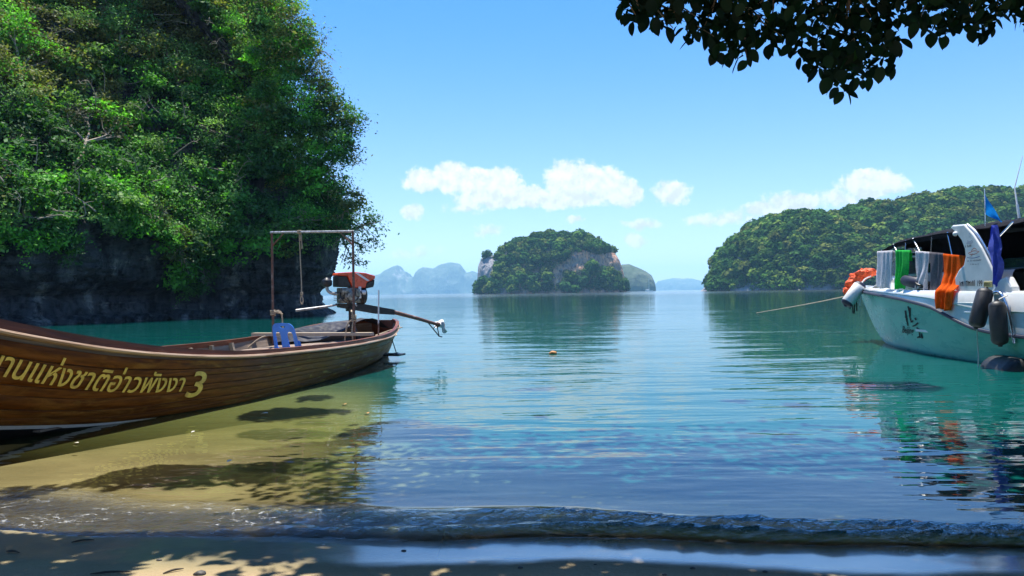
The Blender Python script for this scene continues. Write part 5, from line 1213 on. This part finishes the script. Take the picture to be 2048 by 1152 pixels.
# one leaf shape, ovate with a drawn out tip and a folded midrib
lp = []
for i in range(7):
    t = i / 6; w_ = .40 * math.sin(math.pi * min(1, t * .93 + .05)) ** .75 * (1 - .25 * t) if 0 < i < 6 else .0
    lp.append((t, w_))
lv_v = []; lv_f = []
for t, w_ in lp: lv_v += [(t - .05, -w_, .05 * abs(w_) * 4 - .10 * t * t), (t - .05, 0, -.10 * t * t), (t - .05, w_, .05 * abs(w_) * 4 - .10 * t * t)]
for i in range(6):
    for j in range(2): lv_f.append((i * 3 + j, (i + 1) * 3 + j, (i + 1) * 3 + j + 1, i * 3 + j + 1))
leaf_me = meshdata('leaf', lv_v, lv_f, True); leaf_me.materials.append(m_shade_leaf)
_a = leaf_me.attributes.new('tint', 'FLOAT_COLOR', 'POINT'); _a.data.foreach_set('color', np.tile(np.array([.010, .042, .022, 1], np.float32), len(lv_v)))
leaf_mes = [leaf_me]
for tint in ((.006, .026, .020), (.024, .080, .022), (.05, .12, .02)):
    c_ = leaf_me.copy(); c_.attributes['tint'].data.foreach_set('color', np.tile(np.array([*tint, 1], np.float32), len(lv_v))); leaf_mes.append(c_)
RL = random.Random(11); spots = []
def inside(px, py): return bool(polyin(np.array([px]), np.array([py]), low)[0])
# the hanging leaves along the lower outline, then the ones behind them
for i in range(len(low) - 1):
    (x0, y0), (x1, y1) = low[i], low[i + 1]; n = max(1, int(math.hypot(x1 - x0, y1 - y0) / 13))
    for k in range(n):
        t = (k + .5) / n; spots.append((x0 + (x1 - x0) * t, y0 + (y1 - y0) * t - 10, RL.uniform(4.7, 5.4)))
while len(spots) < 300:
    x, y = RL.uniform(1250, 2070), RL.uniform(-10, 190)
    if inside(x, y + 8): spots.append((x, y, RL.uniform(4.7, 5.6)))
org = ORG[tw.name]
for k, (x, y, d) in enumerate(spots[:300]):
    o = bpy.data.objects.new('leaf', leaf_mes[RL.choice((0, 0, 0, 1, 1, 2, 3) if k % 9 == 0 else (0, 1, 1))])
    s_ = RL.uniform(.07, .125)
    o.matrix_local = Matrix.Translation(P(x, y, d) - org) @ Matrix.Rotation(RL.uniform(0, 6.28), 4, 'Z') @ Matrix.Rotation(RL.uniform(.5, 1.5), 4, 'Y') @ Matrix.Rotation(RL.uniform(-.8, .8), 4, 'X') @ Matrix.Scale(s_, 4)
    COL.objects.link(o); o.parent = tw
# the rest of the crown: behind the outline, above the frame and over the beach
cr = Leaves(); n_in = 0
def put(C, size, tint):
    n = len(C); cr.add(C, unit(rng.normal(size=(n, 3)) * .8 + np.array([0, 0, .6])), size * rng.uniform(.7, 1.3, n), np.repeat(np.array(tint)[None], n, 0) * rng.uniform(.7, 1.3, (n, 1)))
qx = rng.uniform(1250, 2110, 9000); qy = rng.uniform(-60, 190, 9000); kp = polyin(qx, qy + 16, low); qx, qy = qx[kp], qy[kp]
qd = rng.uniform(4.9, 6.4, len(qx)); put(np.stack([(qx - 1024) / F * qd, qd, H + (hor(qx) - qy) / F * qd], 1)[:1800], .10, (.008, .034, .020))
KX, KY = sdir.x / sdir.z, sdir.y / sdir.z
def sheet(n, x0, x1, y0, y1, zfun, seed, dense, tint=(.018, .045, .016)):
    """unseen boughs kept above the frame, dense where shade is wanted on the ground"""
    x = rng.uniform(x0, x1, n); y = rng.uniform(y0, y1, n); z = zfun(x, y) + rng.uniform(0, 1.0, n) ** 2
    q_ = np.column_stack([x, y, 0 * x])
    lumps = fbm(q_ * .62, 2, seed) + .16 * fbm(q_ * 3.0, 2, seed + 3)
    gx, gy = x - KX * z, y - KY * z
    m_ = ((lumps > .55 - 1.35 * dense(gx, gy)) | (rng.uniform(0, 1, n) < thin(gx, gy))) & (z > H + .405 * np.maximum(y, 0) + .22)
    put(np.stack([x, y, z], 1)[m_], .17, tint)
ztop = lambda x, y: np.maximum(3.7, H + .41 * np.maximum(y, 0) + .3)
def thin(gx, gy):                                   # added boughs thin out so their shade fades over the water
    return (1 - sstep(5.2, 9.0, gy)) ** 1.6 * sstep(-2.2, -.6, gx + .25 * (gy - 5)) * .5
def dense(gx, gy):
    right = sstep(-1.9, -.7, gx + .25 * (gy - 5))
    a = (1 - sstep(4.9, 6.0, gy)) * right
    b_ = (1 - right) * np.where(gy < 4.65, .80 - .10 * sstep(-1.5, -3.2, gx), .25 * (1 - sstep(6.6, 7.6, gy)))
    return np.clip(a + b_, 0, 1)
sheet(150000, -7.5, 9.0, 2.2, 13.5, ztop, 301, dense)
sheet(12000, -9.0, 9.0, -6.0, 2.2, lambda x, y: np.full(len(x), 4.2), 355, lambda a, b_: .6 + 0 * a)
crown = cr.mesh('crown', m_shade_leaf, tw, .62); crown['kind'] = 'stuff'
tb = MB(); fk = Vector((4.6, -.6, 3.2))
tb.tube(spline([(5.2, -1.5, -.1), (5.1, -1.4, 1.2), (4.9, -1.0, 2.4), fk], 14), [.34, .30, .28, .27, .26, .26, .25, .25, .24, .24, .23, .22, .21, .2], 12)
for ends in ([(3.8, 2.0, 4.2), (3.2, 5.0, 4.1), (2.4, 6.6, 4.5)], [(3.0, 1.5, 4.6), (.5, 5.0, 5.0), (-2.0, 7.0, 5.6)], [(1.5, .0, 4.7), (-3.5, 2.5, 5.0), (-7.5, 5.0, 5.4)], [(5.0, 2.0, 4.2), (4.6, 5.0, 4.0), (4.2, 6.5, 4.6)], [(6.5, 1.5, 4.5), (7.5, 5, 5), (8.4, 8, 5.6)], [(2.5, -2, 4.4), (-1, -3.5, 4.8)]):
    n = 14; tb.tube(spline([fk] + ends, n), [.15 * (1 - .85 * i / (n - 1)) for i in range(n)], 8)
for k in range(46):
    x, y = RL.uniform(1270, 2040), RL.uniform(-20, 120)
    if not inside(x, y + 10): continue
    a = P(x, y, 5.2); b_ = a + Vector((RL.uniform(-.35, .35), RL.uniform(.1, .5), RL.uniform(.25, .5)))
    tb.tube(spline([b_, a.lerp(b_, .5) + Vector((RL.uniform(-.05, .05), 0, .02)), a], 6), [.010, .009, .007, .006, .005, .003], 5)
tb.build('trunk', m_bark, tw)

# ================================================================== SMALL THINGS
# drift on the sand: twigs, stones, leaves
m_twig = plain('wet_twig', (.05, .04, .03), .8, 30, .4, .003); m_peb = plain('dark_pebble', (.06, .055, .05), .6, 30, .4, .003); m_shell = plain('shell_bit', (.6, .55, .48), .6, 30, .2, 0.0)
m_dead = plain('fallen_leaf', (.30, .12, .03), .7, 20, .4, .002); m_deadp = plain('floating_leaf', (.50, .22, .06), .6, 20, .3, .002)
def on_sand(px, py):
    d = 4.0
    for _ in range(20):
        z_ = float(bed_z(np.array([(px - 1024) / F * d]), np.array([d]))[0]); d = (H - z_) / ((py - hor(px)) / F)
    return Vector(((px - 1024) / F * d, d, z_))
def stone(c, r, mat, label, cat, name, sq=(1, 1, .6), seed=0):
    bm = bmesh.new(); bmesh.ops.create_icosphere(bm, subdivisions=2, radius=1)
    vv = np.array([w_.co for w_ in bm.verts]); ff = [[w_.index for w_ in f_.verts] for f_ in bm.faces]; bm.free()
    vv = vv * (1 + .35 * fbm(vv * 1.7 + seed * 5.1, 2, 4))[:, None] * np.array(sq) * r + np.array(c) + np.array([0, 0, r * .2])
    return ob(name, vv, ff, mat, smooth=True, loc=tuple(c), label=label, cat=cat)
for k, (px, py, r, lab) in enumerate([(392, 1148, .024, 'dark stone at the bottom edge of the sand'), (312, 1120, .012, 'small dark pebble on the sand below the sunlit patch'), (1032, 1135, .011, 'dark pebble on the damp sand at bottom centre'), (1376, 1136, .012, 'dark pebble on the damp sand right of centre'), (1520, 1143, .010, 'small dark pebble at the lower right of the damp sand'), (800, 1101, .010, 'small dark pebble at the edge of the wet sand'), (158 + 1024, 1128, .007, 'tiny pebble on the shaded sand'), (640, 1089, .008, 'tiny pale shell bit in the wet sand'), (1320, 1149, .010, 'second dark pebble near bottom centre right')]):
    stone(on_sand(px, py), r, m_shell if 'shell' in lab else m_peb, lab, 'shell' if 'shell' in lab else 'pebble', 'shell' if 'shell' in lab else 'pebble', (1.3, .9, .6), k)
for k, (px, py, ln, a, lab) in enumerate([(215, 1147, .10, .1, 'long dark twig lying at the bottom edge of the sand'), (160, 1083, .06, .3, 'short dark twig on the sunlit wet sand'), (340, 1143, .05, .7, 'short dark twig on shaded sand beside the dark stone'), (20, 1105, .05, -.3, 'short dark twig near the picture corner on the sand')]):
    c = on_sand(px, py); u_ = Vector((math.cos(a), math.sin(a), 0))
    MB().tube(spline([c - u_ * ln + Vector((0, 0, .006)), c + Vector((0, .006, .010)), c + u_ * ln + Vector((0, 0, .006))], 7), [.003, .005, .006, .006, .005, .004, .002], 6).build('twig', m_twig, loc=tuple(c), label=lab, cat='twig')
def flat_leaf(c, s_, a, mat, label, name='floating_leaf'):
    V = []
    for x_, y_, z_ in lv_v: V.append(Vector(c) + Vector(((x_ - .45) * math.cos(a) - y_ * math.sin(a), (x_ - .45) * math.sin(a) + y_ * math.cos(a), .12 + z_ * 1.2)) * s_)
    ob(name, V, lv_f, mat, smooth=True, loc=tuple(c), label=label, cat='leaf')
def on_water(px, py):
    d = H / ((py - hor(px)) / F); return Vector(((px - 1024) / F * d, d, .012))
stone(on_water(1104, 708), .085, m_deadp, 'orange brown coconut husk floating in the open bay', 'husk', 'floating_husk', (1.2, .8, .55), 3)
for px, py, s_, lab in ((525, 830, .10, 'pale fallen leaf floating just off the boat hull'), (148, 889, .06, 'pale leaf floating in the boat shadow'), (685, 811, .10, 'orange leaf floating near the stern shadow, nearer the boat'), (730, 829, .09, 'orange leaf floating at the edge of the pale shallows'), (455, 925, .06, 'small white leaf floating over the sunlit shallows'), (383, 866, .05, 'small white leaf floating at the shadow edge')):
    flat_leaf(on_water(px, py), s_, px * .7, m_deadp if 'orange' in lab else m_shell, lab)
# far away yacht
yb = P(1297, 581.6, 1500); yb.z = 0
yt = empty('sailing_yacht', tuple(yb), 'tiny white sailing yacht anchored by the far blue islet', 'yacht')
MB().grid([[yb + Vector((x_, y_ * w_, z_)) for y_, z_ in ((-1, 1.6), (-.8, -.3), (.8, -.3), (1, 1.6))] for x_, w_ in ((-7, 1.2), (-3, 1.9), (2, 1.9), (6, 1.0), (8.5, .05))]).add([yb + Vector((x_, y_, 1.6)) for x_, y_ in ((-7, -1.2), (-3, -1.9), (2, -1.9), (6, -1), (8.5, 0), (6, 1), (2, 1.9), (-3, 1.9), (-7, 1.2))], [tuple(range(9))]).build('hull', m_whitep, yt)
MB().box(yb + Vector((-1, 0, 2.3)), (6, 2.4, 1.4), None, .2).build('cabin', m_whitep, yt)
MB().tube([yb + Vector((1, 0, 1.5)), yb + Vector((1, 0, 25))], [.28, .2], 6).build('mast', m_whitep, yt); MB().tube([yb + Vector((1, 0, 3.6)), yb + Vector((-6, 0, 3.4))], .3, 6).build('boom', m_whitep, yt)

# ================================================================== HAZE over the bay
hz = MB().box((0, 4000, 197.0), (26000, 18000, 410)).build('haze', None, smooth=False, kind='stuff', label='thin bluish sea haze over the whole bay', cat='haze')
m_haze = bpy.data.materials.new('haze_air'); m_haze.use_nodes = True
hn = NT(m_haze.node_tree); m_haze.node_tree.nodes.clear()
ho = hn.n('ShaderNodeOutputMaterial'); pv = hn.n('ShaderNodeVolumePrincipled')
pv.inputs['Color'].default_value = (0.38, 0.70, 1.0, 1); pv.inputs['Density'].default_value = 0.00010; pv.inputs['Anisotropy'].default_value = 0.0
hn.L.new(pv.outputs[0], ho.inputs['Volume'])
hz.data.materials.clear(); hz.data.materials.append(m_haze)
